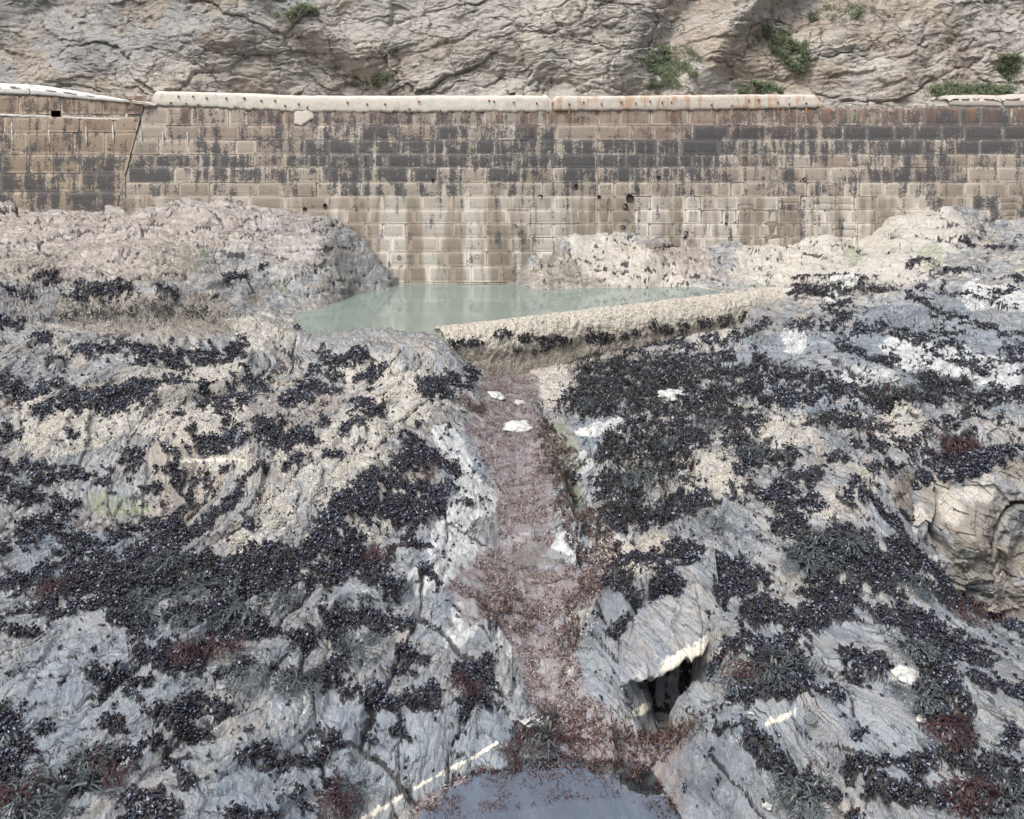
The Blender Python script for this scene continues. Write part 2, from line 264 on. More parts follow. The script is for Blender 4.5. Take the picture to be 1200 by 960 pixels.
# ------------------------------------------------------------------ where things grow on the shore (traced in photo pixels)
T = {4: (0, 220), 5: (400, 220), 6: (800, 220), 7: (0, 440), 8: (400, 440), 9: (800, 440), 10: (0, 700), 11: (400, 700), 12: (800, 700)}
MUS = {
4: [(22,20,360,100,380),(18,110,330,190,335),(32,240,385,340,372,440,368),(16,550,368,600,385),(16,620,392),(26,0,470,60,475),(20,800,325,860,330),(20,920,295),(18,1040,510),
    (30,190,605),(24,260,570,330,580),(26,330,572,430,565),(36,480,570,520,580),(32,580,587,650,590),(32,690,575,740,580),(36,800,592,840,560,840,540),(16,380,610),(18,480,612,700,617,850,600),
    (24,120,525,160,525),(34,20,700,60,700,100,735),(30,150,700,200,690),(48,280,738,400,735,520,715),(32,600,680,640,690),(38,720,725,760,740),(32,810,740,850,760),(28,870,670,920,700),(22,850,645),(22,820,690),
    (44,1150,600),(32,1100,640),(38,1180,670),(36,1060,720,1110,700),(28,1000,750,1060,745),(22,1180,725)],
5: [(40,0,620,60,610),(18,100,640,150,635),(18,50,675,100,670),(42,300,710,380,700),(26,60,760,110,765),(18,100,710),(26,450,660),(18,440,692),
    (24,700,602,800,600,900,592),(22,960,580,1040,590,1090,600),(52,860,660,960,640,1080,640,1190,600),(62,900,720,1000,710,1100,680,1200,660),(46,770,760),(54,900,770,1050,760),(26,690,710),(22,1050,548,1200,537)],
6: [(13,900,180,960,175,1040,195,1160,205),(18,960,163),(10,1170,180),(22,790,262,860,255),(10,720,240),(26,400,332,480,330,570,330,640,350),(26,380,370,500,375,640,370,740,372),(18,680,312),(8,290,322),
    (18,880,303,960,295,1040,290),(13,1140,270),(17,1080,322,1190,325),(22,770,372,810,360,860,345),(22,910,345,920,382),(30,960,378,1060,382,1160,370),(27,1080,418,1160,422),(27,800,402,860,412),
    (23,850,412,900,450,950,460,1040,485,1100,495),(22,500,432,600,408),(22,550,452,600,452),(22,640,452),(18,1120,515,1190,530),(34,380,492,450,492),(42,500,502,550,492),(34,600,512,700,502),(44,750,520,820,540,880,530),(34,920,502,960,512),
    (27,540,562,620,580),(28,650,602,750,600),(28,880,562,980,580),(22,440,632,520,640,560,640),(36,880,612,960,622,1060,650),(27,1010,600,1080,610),(32,1150,572,1190,575),(26,1120,612,1190,617),
    (44,860,662,900,700,960,720),(52,1000,702,1060,740),(28,1180,650),(46,1100,722,1180,720),(34,20,562,100,540,200,520),(44,30,622,100,600,180,600),(44,100,662,200,640),(52,60,742,180,720,260,700),(44,250,622,330,650),(36,350,662,480,690,600,700),
    (46,300,742,450,720,600,730,750,740),(34,200,542,300,470),(26,250,560)],
7: [(42,20,40,60,60),(22,100,82),(38,250,60,330,82,420,60,520,50),(26,120,132,200,110,260,90),(26,20,195,50,202),(32,240,202),(22,600,12),(18,620,132),(32,700,72,760,120,800,140),(46,820,212,720,242,640,232),(46,480,272,430,292),(38,560,262,610,272,620,290),
    (18,380,322),(28,460,332,560,335,640,340),(46,640,362,720,350),(28,800,332),(32,740,390),(28,660,402),(20,500,412,560,410),(32,10,342,80,342,170,320),(34,140,372,220,350,300,345),(24,350,372,400,375),(38,20,402,80,420,130,420),(52,200,452,230,470),(16,390,415),
    (32,800,62,860,80),(32,1060,52,1140,60),(18,1000,102,1080,95),(38,920,182,980,200),(46,1040,202,1080,220),(28,940,242,1020,240),(28,1000,322,1060,300),(22,1130,152),(22,1150,262,1190,265),
    (15,820,402,850,380,900,350,930,320),(24,740,482,800,450,830,420),(30,680,542,740,490),(38,560,592,640,560,700,540),(46,480,622,580,600),(26,400,572,450,560,560,540,650,520),(34,80,532,160,535),(38,100,592,200,570,280,590),(34,20,602),
    (38,130,692,200,650,300,630,380,650),(38,30,722,120,690),(58,180,742,300,700,400,700,500,660,600,650),(76,400,742,550,700,700,680,850,690,1000,660,1200,640),(58,1130,562,1200,480),(50,800,742,1200,720),(56,350,652),(30,860,502)],
8: [(48,300,42,380,35),(18,440,42,460,10),(28,60,112,130,130),(18,0,185,60,180),(14,280,175),(24,370,190),(42,250,242,260,260),(48,200,312,300,280),(58,100,352,80,380),(58,180,362,240,400),(38,360,312,380,340),(48,300,402,350,420),(68,20,452,100,470),
    (58,150,472,250,460,310,460),(58,200,522,270,520),(38,240,572),(28,10,562,60,590),(50,20,642,80,660),(60,60,702,150,740),(20,180,602,290,620),(34,280,692,330,740),(18,170,660),(16,400,470,460,470),(13,490,455),
    (56,800,92,900,60,1000,60,1100,40),(46,850,132,950,110,1050,100,1150,130),(46,1000,202,1080,180,1200,170),(56,920,262,1000,250,1100,250),(76,1100,322,1180,300),(76,940,362,1000,400),(56,950,452,1050,440,1100,480,1190,450),(46,970,502),(38,820,332),
    (48,1000,642,1100,640),(56,1080,722,1190,690),(38,970,582),(48,1170,622),(50,950,722,1000,760)],
9: [(54,20,62,100,80,180,120),(54,20,152,130,160,230,150),(72,180,232,220,170),(64,0,212,60,250),(54,220,302,330,270,380,290),(48,200,352,230,400),(58,300,402,380,380),(66,380,452,440,430),(54,400,352,460,350),(46,350,522,400,520),(38,180,422,260,430),(46,20,442,100,450),
    (44,240,22,350,50,430,80),(38,380,12,530,30),(36,440,152,560,150),(38,560,162,700,190),(38,600,232,750,242,900,240,1060,230),(46,800,272,950,280,1080,270),(38,850,202,1000,190,1080,220),(46,640,62,760,90,900,100),(46,870,32,1000,50),(26,1000,132,1120,140),(28,1150,162,1190,180),(26,1160,212,1200,210),(28,1100,82,1190,70),
    (38,520,292,620,310,720,350),(28,700,292,840,310),(22,590,362,680,380),(48,560,422,650,430),(38,700,472,760,510),(28,670,440),(58,560,582,650,580),(68,420,622,520,640,640,640),(76,520,692,650,680,760,650),(48,760,602,860,680),(38,880,702,980,760),(48,700,742,850,740),(58,450,742,600,750),(22,900,660),(18,1180,270),
    (56,20,622,100,650,200,660),(66,30,722,150,740,250,700)],
10: [(23,20,32,80,50,180,10),(18,20,160,130,130),(22,20,100),(38,160,52,260,20,360,10),(13,160,100),(48,400,52,480,60),(48,500,102,520,140),(38,480,202,600,200,680,180),(48,330,282,420,290,500,290),(36,560,232,640,220),(48,600,62,700,40,800,30),(56,820,122,900,100),(38,780,282,860,260),(28,960,255),
    (36,990,142,1080,150),(46,1040,292,1130,280),(46,1160,82,1180,120),(46,1180,202,1190,280),(22,740,122,700,250),(52,570,402,650,380,700,360),(42,740,382,800,410),(46,640,472,700,480),(36,480,342),(40,360,422,410,440),(28,860,482),(48,20,422,80,480),(48,30,542,60,600),(48,40,662,60,720),(26,150,430),
    (38,280,562,400,580,460,560,560,550),(30,600,602,640,650),(28,620,682,720,640,820,610,900,560,1000,560,1100,555),(18,980,692,1060,660),(38,1150,480),(46,240,642,330,650),(50,60,752,150,700),(50,450,742,580,740),(28,800,752,900,760,980,760),(38,1170,622,1190,680),(26,1080,712)],
11: [(42,20,62,80,70,150,110),(22,180,102,300,85),(38,210,202,280,210),(24,130,272,260,260),(42,20,342,120,350,200,360,330,330),(18,265,150),(56,440,282,500,260,520,300),(48,430,362,500,360),(22,230,462,170,450),(32,110,510),(26,30,632,80,620),(38,40,720),(48,20,180),(12,400,610),
    (18,900,42,960,70),(22,980,72,1070,60),(32,960,112,1000,130),(38,1060,12,1150,20),(14,1160,130),(15,590,410)],
12: [(56,240,32,350,50,400,80),(66,450,62,560,50),(38,180,152,260,130,380,150),(56,260,222,380,250,430,200),(48,190,352,260,340,350,330,420,350),(38,450,372,530,340),(48,560,242,650,260,690,270),(26,60,132,150,170),
    (48,680,62,780,70,870,90),(56,800,152,900,170,1000,200,1060,230),(56,820,222,900,270),(56,850,332,940,320),(66,880,402,960,420),(56,950,472,1000,540),(56,950,592,1100,600),(38,1040,312,1190,330),(28,1080,42),(48,900,12,1060,20,1080,40),(38,1160,112,1190,160),(28,1150,352,1190,380),(38,1160,460),(58,1000,702,1150,700,1190,640),(38,1100,542,1190,600),
    (42,240,492,300,520,350,580,420,620),(38,440,682,540,700),(46,600,592,700,590,800,580,900,580),(56,660,662,760,700,860,690),(48,900,682,980,640),(38,600,500),(38,560,752,640,770),(26,270,580),(26,120,482,200,460)],
}
WEED = {  # short wrack turf between the mussels
4: [(36,160,462,350,440,540,430,740,450),(22,560,400,640,400),(16,100,525),(14,60,355)],
5: [(60,860,662,1190,640),(70,900,722,1190,700),(40,900,600),(30,640,600)],
6: [(50,40,660,200,640),(50,100,740,260,700),(44,280,640,560,700),(36,420,370,740,372),(30,850,520)],
7: [(20,500,460,600,450),(30,250,460),(60,400,700,700,690),(40,900,740)],
8: [(70,850,100,1180,100),(70,960,250,1180,230),(80,980,350,1180,330),(60,960,460,1190,480),(34,740,260,760,360,800,430,850,480),(30,700,210,720,330),(34,820,600,850,620,800,640),(30,830,510,900,530),(26,700,110,720,180),(60,1000,720)],
9: [(60,20,100,240,160),(50,200,260,370,290),(50,640,60,900,90),(40,860,220,1060,230),(40,400,560,600,580),(60,850,30,1000,50),(40,450,150,700,190)],
10: [(50,60,740,250,650),(50,480,60,600,150),(40,820,70,900,110),(40,640,180)],
11: [(24,790,130,780,300,860,400,960,470,1100,540),(34,560,480,740,480),(30,40,150)],
12: [(56,260,240,430,250),(60,940,560,1100,640)],
}
P0 = (0, 0)
PINK = [(36,598,462,600,490),(42,588,505),(36,600,530,612,560),(34,615,590,618,625),(20,570,520),(36,590,680,560,692),(36,618,715,630,745),(34,645,790,660,830),(34,680,850,700,870),(26,600,665,680,690),(10,600,700,640,705),(16,480,960,540,925),(16,600,930,650,945),(18,700,905,740,925),(14,760,950,790,940),(22,560,955,700,950),(16,690,915,770,915),(16,620,905,690,900),(12,553,722),(30,740,880,780,890)]
GREEN = [(16,655,510,662,530),(14,668,545),(9,660,530,680,600),(10,330,335),(9,240,295),(12,110,590,170,600),(12,600,895,640,900),(16,1090,300),(12,1000,300)]
BROWN = [(26,90,365,250,370),(34,1080,580,1150,620,1190,640),(34,1150,560),(30,1190,700),(22,270,270,150,270),(40,-55,290,200,290),(22,750,330,800,300,640,320),(18,560,415,620,430,740,400),(16,740,650,770,640),(20,790,860),(12,300,350)]
MAUVE = [(16,100,612,170,604,250,575),(30,-55,270,220,255,360,280),(26,150,300,100,320),(20,300,480,380,478),(20,700,310,820,310)]
BARN = [(34,430,440,480,470),(36,420,510,380,560),(30,330,590,290,640),(40,250,480,160,475),(38,100,500,50,500),(22,330,395,290,390),(30,350,540),(14,250,540,290,538),(20,270,440,200,450),(26,650,455,640,440),(20,690,480),(34,880,470,920,500),(30,1000,475,1060,500),(30,820,560,850,560),(22,680,720,700,750),(30,700,650,760,650),(30,850,390,700,290),(40,900,310,1050,300),(30,1100,270,1000,280),(20,1060,690),(16,970,600,1020,560),(16,830,640),(20,440,620),(14,430,590)]
PALE = [(16,520,510,545,560,570,590),(20,540,600,520,640),(20,500,680,540,650),(14,545,710,545,740,530,748),(12,700,502),(12,720,500),(14,680,545),(22,660,640),(10,590,745,600,760),(14,1000,330,970,340),(16,1140,345,1190,350),(16,930,400),(18,1050,410,1180,440),(16,1000,440,1040,450),(14,1100,660),(16,600,640,640,650)]
WET = [(60,80,800,180,760),(60,60,900,120,860),(50,300,930,420,880),(50,470,860,560,880),(30,540,620,520,690),(40,540,540),(40,730,740,700,800),(40,830,900,860,940),(50,900,870),(40,940,760),(60,900,420,1000,440),(60,1060,400,1180,420),(36,700,500),(40,1000,800,1060,880),(30,660,640),(30,1170,900),(40,60,640,180,680)]
QUARTZ = [(2.0,432,958,475,930,520,905,560,885,582,870),(2,425,960,445,945),(5,745,835,760,828),(4,820,775,838,768,846,762),(3,795,790,815,780),(3,905,840,900,848,930,835),(3,1160,692,1185,672),(2,215,540,285,538),(2.5,665,790,672,785),(2.5,672,780)]
def raster(strokes_by_tile=None, flat=None, soft=12.0):
    G = np.full((961 + 60, 1201 + 120), -1.0, np.float32)           # 60 px of margin left, right and below
    items = []
    for k, lst in (strokes_by_tile or {}).items():
        ox, oy = T[k]
        for s in lst: items.append((s[0] / 3.0, [(ox + s[i] / 3.0, oy + s[i + 1] / 3.0) for i in range(1, len(s), 2)]))
    for s in (flat or []): items.append((s[0], [(s[i], s[i + 1]) for i in range(1, len(s), 2)]))
    for w, pts in items:
        if len(pts) == 1: pts = pts * 2
        for (x0, y0), (x1, y1) in zip(pts[:-1], pts[1:]):
            m = w + soft; ax, bx = int(max(0, min(x0, x1) - m + 60)), int(min(G.shape[1], max(x0, x1) + m + 62)); ay, by = int(max(0, min(y0, y1) - m)), int(min(G.shape[0], max(y0, y1) + m + 2))
            if ax >= bx or ay >= by: continue
            yy, xx = np.mgrid[ay:by, ax:bx]; xx = xx - 60
            L = (x1 - x0) ** 2 + (y1 - y0) ** 2 + 1e-9; t = np.clip(((xx - x0) * (x1 - x0) + (yy - y0) * (y1 - y0)) / L, 0, 1)
            d = np.hypot(xx - x0 - t * (x1 - x0), yy - y0 - t * (y1 - y0)); f = np.clip((w - d) / min(w, soft), -1, 1)
            G[ay:by, ax:bx] = np.maximum(G[ay:by, ax:bx], f)
    # carry the pattern on past the sides of the traced region
    G[:, :61] = G[:, 61:122][:, ::-1]; G[:, -60:] = G[:, -120:-60][:, ::-1]; G[960:, :] = G[960 - (G.shape[0] - 960):960, :][::-1]
    return G
def look(G, px, py):
    W = G.shape[1]; X = px + 60
    X = np.where(X < 0, -X, X); X = np.where(X > W - 1, 2 * (W - 1) - X, X)
    Y = np.where(py > G.shape[0] - 1, 2 * (G.shape[0] - 1) - py, py)
    X = np.clip(X, 0, W - 1.001); Y = np.clip(Y, 0, G.shape[0] - 1.001)
    ix = X.astype(int); iy = Y.astype(int); fx = X - ix; fy = Y - iy; ix1 = np.minimum(ix + 1, W - 1); iy1 = np.minimum(iy + 1, G.shape[0] - 1)
    return (G[iy, ix] * (1 - fx) + G[iy, ix1] * fx) * (1 - fy) + (G[iy1, ix] * (1 - fx) + G[iy1, ix1] * fx) * fy

# ------------------------------------------------------------------ the rocky shore: relief from surveyed points, then slate ledges
CP = [  # photo x, photo y, height above the pool
(575,450,-.80),(600,490,-.9),(580,530,-.98),(605,570,-1.05),(605,610,-1.1),(640,650,-1.2),(610,700,-1.3),(640,760,-1.42),(650,810,-1.52),(665,855,-1.64),(650,900,-1.80),(650,950,-1.95),(560,935,-1.86),(740,925,-1.95),(760,880,-1.85),(790,870,-1.9),
(540,600,-.92),(530,680,-1.0),(540,760,-1.22),(560,830,-1.45),(500,880,-1.5),(430,940,-1.62),(520,540,-.85),(500,480,-.42),(470,520,-.4),(430,560,-.45),(350,560,-.45),(300,610,-.5),(260,650,-.58),(430,500,-.3),(480,430,-.22),(400,400,.14),(440,388,.16),(490,394,.17),(515,402,.08),(350,390,.12),
(340,382,.30),(290,376,.42),(240,388,.38),(345,430,-.28),(300,440,-.25),(250,430,-.12),(330,455,-.3),(0,380,.45),(100,385,.40),(180,392,.36),(0,430,.15),(100,430,.15),(180,430,.08),(0,480,-.05),(120,480,-.02),(250,480,-.1),(370,480,-.36),(0,540,-.22),(100,530,-.25),(200,520,-.15),(280,540,-.3),
(110,612,-.72),(180,604,-.74),(240,580,-.70),(150,560,-.45),(60,580,-.45),(200,650,-.58),(0,650,-.5),(80,700,-.55),(200,700,-.62),(0,760,-.62),(100,800,-.72),(0,860,-.78),(60,950,-1.0),(180,880,-.98),(200,950,-1.12),(300,850,-1.1),(330,930,-1.3),(270,760,-.82),(400,850,-1.25),(450,780,-1.15),(350,700,-.78),(400,640,-.62),(460,660,-.82),(480,600,-.72),(480,730,-1.05),
(0,258,1.93),(120,250,2.05),(230,240,2.28),(330,252,2.05),(400,262,1.72),(425,285,1.15),(445,310,.55),(460,330,.02),(395,310,.85),(330,300,1.1),(100,320,1.1),(250,320,.92),(0,330,1.05),(330,335,.5),(200,345,.75),(100,352,.7),(0,358,.75),(380,350,.15),(345,362,.08),(300,366,.18),(200,372,.35),(100,376,.38),
(618,298,.85),(650,284,1.15),(700,268,1.52),(750,279,1.25),(800,287,1.02),(860,290,.93),(930,291,.89),(1000,283,1.05),(612,328,.15),(640,328,.1),(700,330,.15),(760,326,.25),(820,328,.18),(880,334,.0),(850,318,.35),(800,308,.6),(690,305,.7),(930,310,.5),(640,300,.8),(1040,268,1.48),(1100,250,1.93),(1150,258,1.72),(1190,270,1.45),(1010,300,.95),(1100,300,1.0),(1190,308,1.05),
(930,335,.12),(960,330,.3),(1040,330,.55),(1130,340,.6),(1190,350,.65),(930,356,.0),(980,380,.15),(1080,380,.3),(1190,400,.25),(900,375,-.3),(850,385,-.45),(800,395,-.55),(740,410,-.62),(680,425,-.70),(640,440,-.78),(900,410,-.1),(960,430,.05),(1060,440,.1),(1190,470,.12),(860,440,-.2),(790,450,-.35),(700,470,-.55),(650,500,-.8),(670,560,-.95),(900,480,-.12),(1000,490,.0),(1100,500,.02),(1190,510,.02),
(850,520,-.3),(780,540,-.5),(720,560,-.72),(960,550,-.22),(1060,555,-.12),(1150,535,.0),(1200,540,.02),(1250,545,.02),(850,600,-.5),(780,620,-.75),(700,630,-.98),(720,680,-1.0),(950,620,-.38),(1030,610,-.38),(1000,680,-.58),(900,680,-.6),(820,690,-.78),(780,730,-.85),(720,720,-.9),(690,760,-1.05),(740,790,-1.12),(800,780,-.95),(850,745,-.72),(1080,690,-.85),(1120,740,-.85),
(745,840,-1.60),(742,853,-1.76),(702,802,-1.42),(690,818,-1.58),(845,835,-1.12),(838,800,-1.0),(900,760,-.72),(960,800,-.78),(870,810,-.85),(850,860,-1.1),(900,890,-1.12),(840,930,-1.45),(1000,880,-1.02),(1000,760,-.75),(1080,820,-.8),(1190,850,-.85),(1190,780,-.95),(1100,930,-1.1),(1190,950,-1.15),(950,945,-1.3)]
CW = [((x - CX) * (F * (HC - z) / (y - YH)) / F, F * (HC - z) / (y - YH), z) for x, y, z in CP]
CW += [  # surveyed directly in metres: pool floor, foot of the undercut ledge, behind the wall, margins
(-3.6,21.5,-.5),(-2,20.5,-1.0),(0,22.3,-1.2),(-2,24,-.9),(2,23.7,-1.0),(4,24.4,-.7),(-4,23.3,-.5),(5.7,24.1,.06),(6.4,24.2,.12),(7.2,24.4,.15),(-2.6,19.6,-.5),(-2,25.2,-.6),(0,25.8,-.4),(-3.8,25.6,.0),
(5.75,10.75,-1.5),(6.4,10.7,-1.5),(5.3,10.7,-1.25),(5.9,10.1,-1.5),(6.9,10.6,-1.5),(6.4,9.6,-1.35),
(-9,27,2.2),(-14,27,2.6),(14,27,2.2),(17,27,2.2),(5,28,1.0),(10,27.5,1.8),(-14,20,1.2),(-13,15,.6),(-9,10,-.3),(-7,7,-.9),(16,20,1.1),(13,15,.5),(10,11,.1),(9,8,-.8),(7,7,-1.1),(0,6,-2.1),(-3,6,-1.6),(3,6,-1.8),(0,4.5,-2.3),(-5,4.5,-1.5),(5,4.5,-1.5)]
CW = np.array(CW); cxy = CW[:, :2] * np.array([1.0, .8]); c0 = .35
K = np.sqrt(((cxy[:, None] - cxy[None]) ** 2).sum(-1) + c0 * c0); A = np.block([[K + np.eye(len(K)) * -.02, np.ones((len(K), 1))], [np.ones((1, len(K))), np.zeros((1, 1))]])
sol = np.linalg.solve(A, np.append(CW[:, 2], 0))
def base_h(x, y):
    o = np.empty_like(x); n = 200000
    for i in range(0, len(x), n):
        a = x[i:i + n, None] - cxy[None, :, 0]; b = y[i:i + n, None] * .8 - cxy[None, :, 1]; o[i:i + n] = np.sqrt(a * a + b * b + c0 * c0) @ sol[:-1] + sol[-1]
    return o
NU, DR = 1250, .0021
Ds = [4.2]
while Ds[-1] < 27.6: Ds.append(Ds[-1] * (1 + DR))
Ds = np.array(Ds); us = np.linspace(-.82, .82, NU); NR = len(Ds)
UU, DD = np.meshgrid(us, Ds); X = (UU * DD).ravel(); Y = DD.ravel()
RED = [(12,640,505,655,560,664,620,680,650),(18,690,610,715,650,690,690),(10,668,700,672,760),(22,655,845,700,862,760,880),(8,560,700,575,730),(14,655,520,668,545),(12,600,700,585,720),(14,620,720,610,740),(10,540,470,560,480),(16,780,870,820,850),(12,500,560,505,540)]
CRK = [(1.5,150,300,200,292),(1.5,215,282,300,300),(1.8,60,330,130,336),(1.8,140,341,165,315),(1.2,150,282,210,288),(1.2,280,275,400,262),(1.4,340,295,420,290),(1.2,10,300,80,296),(1.2,120,268,200,262),(1.2,230,262,330,268),(1.3,360,320,410,330,440,318),
 (2,345,395,342,430),(1.6,300,420,340,432),(2,395,600,430,540),(2,235,650,290,600,330,570,380,528),(2.4,85,620,170,613,262,573),(1.5,0,455,90,448,170,452),(1.5,30,515,150,508),(1.4,430,450,470,420,500,412),(1.5,440,520,500,470,520,450),
 (1.8,870,450,940,500),(1.8,850,470,912,512),(2,960,600,1020,640,1075,668),(1.8,1000,560,1062,578),(1.8,840,620,960,642),(2.4,690,735,728,775,760,800,775,832),(1.8,760,760,800,790),(1.8,700,700,740,760),(2,920,790,990,800),(2.4,955,865,1010,885,1100,880),(1.8,1010,850,1000,870),(2.2,870,870,915,905,960,945),(2,835,880,870,920,900,960),
 (1.8,940,750,990,800,1000,832),(1.5,1000,480,1120,502),(1.5,880,430,1010,462),(2,1050,640,1120,690,1190,722),(1.5,1100,480,1190,492),(1.4,700,330,760,310,820,322),(1.4,620,318,680,300,720,318),(1.3,960,300,1060,290),(1.3,1040,275,1150,285),
 (1.6,90,840,140,845),(2,370,830,440,862,470,868),(1.6,440,905,470,870),(1.8,300,900,370,870),(1.8,130,880,60,950),(1.8,200,860,300,830),(1.8,250,770,340,790),(1.8,330,740,450,766),(1.6,480,560,500,600),(1.6,460,780,520,760),(1.5,1090,760,1190,800),(1.5,1120,830,1190,870),(1.6,780,680,850,700),(1.6,800,560,860,590),(1.6,930,520,1000,545)]
G_K = raster(flat=CRK, soft=2.0); G_R = raster(flat=RED); G_M = raster(MUS); G_W = raster(WEED); G_P = raster(flat=PINK); G_G = raster(flat=GREEN); G_B = raster(flat=BROWN); G_MV = raster(flat=MAUVE); G_BN = raster(flat=BARN, soft=20); G_PL = raster(flat=PALE); G_WT = raster(flat=WET, soft=25); G_Q = raster(flat=QUARTZ, soft=2.5)
Z0 = base_h(X, Y)
def px_of(x, y, z): return CX + F * x / y, YH + F * (HC - z) / y
px, py = px_of(X, Y, Z0)
chan = sst(-.6, .4, look(G_P, px, py)) * (px > 480) * (px < 720)
calm = 1 - .85 * chan
left = sst(620, 560, px); far = sst(17, 21, Y)
# strike of the slate: runs away from the viewer, fanning in towards the channel
sl_ = np.clip((14 - Y) / 5, 0, 1); lft_ = sst(640, 560, px); t = X + (lft_ * (-.12 - .42 * sl_) + (1 - lft_) * (.10 + .38 * sl_)) * (Y - 9) + .35 * fbm(X * .5, Y * .22, o=3, seed=3) + .06 * fbm(X * 2.2, Y * .8, o=3, seed=5)
tf = .5 * X + .7 * Y + .5 * fbm(X * .35, Y * .5, o=3, seed=8)
t = t * (1 - far) + tf * far
sg = np.where(px < 600, -1, 1)
md = .35 + .65 * sst(-.25, .35, fbm(X * .55, Y * .3, o=2, seed=21)); md2 = .25 + .75 * sst(-.2, .3, fbm(X * 1.3, Y * .6, o=2, seed=23))
fz2 = sst(17.5, 19.5, Y + 1.0 * noise(X * .6, Y * .6, seed=30)); fz = fz2 > .5
w1 = .30 * fbm(X * .8, Y * .6, o=3, seed=31, g=.5); w2 = .035 * fbm(X * 6, Y * 4, o=3, seed=32, g=.6)
bedc = (t + .55 * Z0) * (1 - fz2) + (2.6 * Z0 + .30 * Y + .06 * X) * fz2 + .45 * w1 + w2; along = (Y + .3 * X) * (1 - fz2) + X * fz2 + .5 * w1
cwd = 1.3 + .06 * (Y - 7) + .1 * fz2
d1, k1 = facets(bedc * 1.15, along * .42, .15, 301, 1.5, .4, .020 * cwd); d2, k2 = facets(bedc * 2.8 + 3, along * 1.0, .085, 302, 1.5, .4, .042 * cwd); d3, k3 = facets(bedc * 6.5, along * 2.2 + 5, .042, 303, 1.5, .5, .085 * cwd)
d4, k4 = facets(bedc * 15, along * 5.0 + 9 * w2, .019, 304, 1.5, .5, .13 * cwd); d5, k5 = facets(bedc * 34, along * 12 + 9 * w2, .008, 305, 1.5, .5, .2 * cwd)
mm = sst(-.3, .3, fbm(X * 1.6, Y * 1.2, o=3, seed=88)); mm2 = sst(-.3, .3, fbm(X * 2.6 + 7, Y * 2, o=3, seed=89))
sA = saw(bedc * 3.3 * np.where(fz, 1, sg), .9); sB = saw(bedc * 10.5 * np.where(fz, 1, sg) + .6 * fbm(X * 2, Y * 1.4, o=2, seed=90), .88)
det = d1 * md + d2 * (.35 + .65 * md2) + d3 * (.25 + .75 * mm) + d4 * (.2 + .8 * mm2) + d5 * (.3 + .7 * mm) + .05 * sA * md2 + .018 * sB * mm
det += .06 * fbm(X * .9, Y * .6, o=3, seed=41) + .016 * fbm(X * 7, Y * 5, o=5, seed=43, g=.65)
jn = np.abs(fbm(bedc * .7, along * .9, o=3, seed=51)); jk = sst(.012, .0, jn) * md2; det -= .05 * jk
crk = np.clip(k1 * md * .9 + k2 * .75 * md2 + k3 * .6 * mm + k4 * .45 * mm2 + jk * .8 + .85 * sst(-.475, -.5, sA) * md2 + .4 * sst(-.44, -.5, sB) * mm, 0, 1) * calm
Z = Z0 + det * calm * (1 + .55 * fz2) + chan * .03 * fbm(X * 6, Y * 6, o=3, seed=61)
# ragged raised cushions where the mussels sit
nmask = .6 * fbm(bedc * 3.6, along * 1.5, o=4, seed=71, g=.6) + .55 * fbm(X * 3.6, Y * 3.0, o=3, seed=74, g=.6)
mfine = fbm(X * 9, Y * 7, o=3, seed=72, g=.6)
mus = look(G_M, px, py) + 1.05 * nmask + .9 * mfine - .42 - .40 * sst(600, 660, px) * sst(620, 560, py) ; mus = sst(-.08, .22, mus) * (1 - chan * .9)
weed = look(G_W, px, py) + .6 * fbm(X * 4, Y * 3, o=3, seed=75); weed = sst(.35, .65, weed + .8 * mfine + .5 * nmask - .1)
mus *= 1 - sst(.1, -.15, Z) * (px > 330) * (py < 345) * (px < 900)
lump = .5 + .5 * fbm(X * 7, Y * 7, o=3, seed=73)
pit = sst(1.27, 1.46, X + .04 * np.sin(Y * 9)) * sst(2.0, 1.84, X + .05 * np.sin(Y * 7)) * sst(8.35, 8.6, Y) * sst(9.45, 9.25, Y); Z = Z * (1 - pit) + (-1.88) * pit
# settle the steepest steps, then roughen every face along its own normal
wb2 = 3.5 * fbm(X * 3, Y * 2, o=3, seed=431); ckt = sst(-.2, .5, look(G_K, px + wb2, py + wb2 * .7)) * (.45 + .55 * sst(-.35, .0, fbm(X * 2.2, Y * 1.4, o=2, seed=433))); Z = Z - ckt * .075 * (1 + .05 * (Y - 7))
Zg = Z.reshape(NR, NU); Yg = Y.reshape(NR, NU); Xg = X.reshape(NR, NU)
for it in range(4):
    gx = np.abs(np.gradient(Zg, axis=1) / np.gradient(Xg, axis=1)); gy = np.abs(np.gradient(Zg, axis=0) / np.gradient(Yg, axis=0)); st_ = (1 - pit.reshape(NR, NU)) * sst(1.6, 3.4, np.hypot(gx, gy)); Zp = np.pad(Zg, 2, mode='edge'); B = sum(Zp[a:a + NR, b:b + NU] for a in range(5) for b in range(5)) / 25; Zg = Zg * (1 - st_) + B * st_
Z = Zg.ravel().copy()
Z += sst(.0, 1., mus) * (.012 + .035 * np.clip(lump, 0, 1)) * (.8 + .02 * Y) - .012
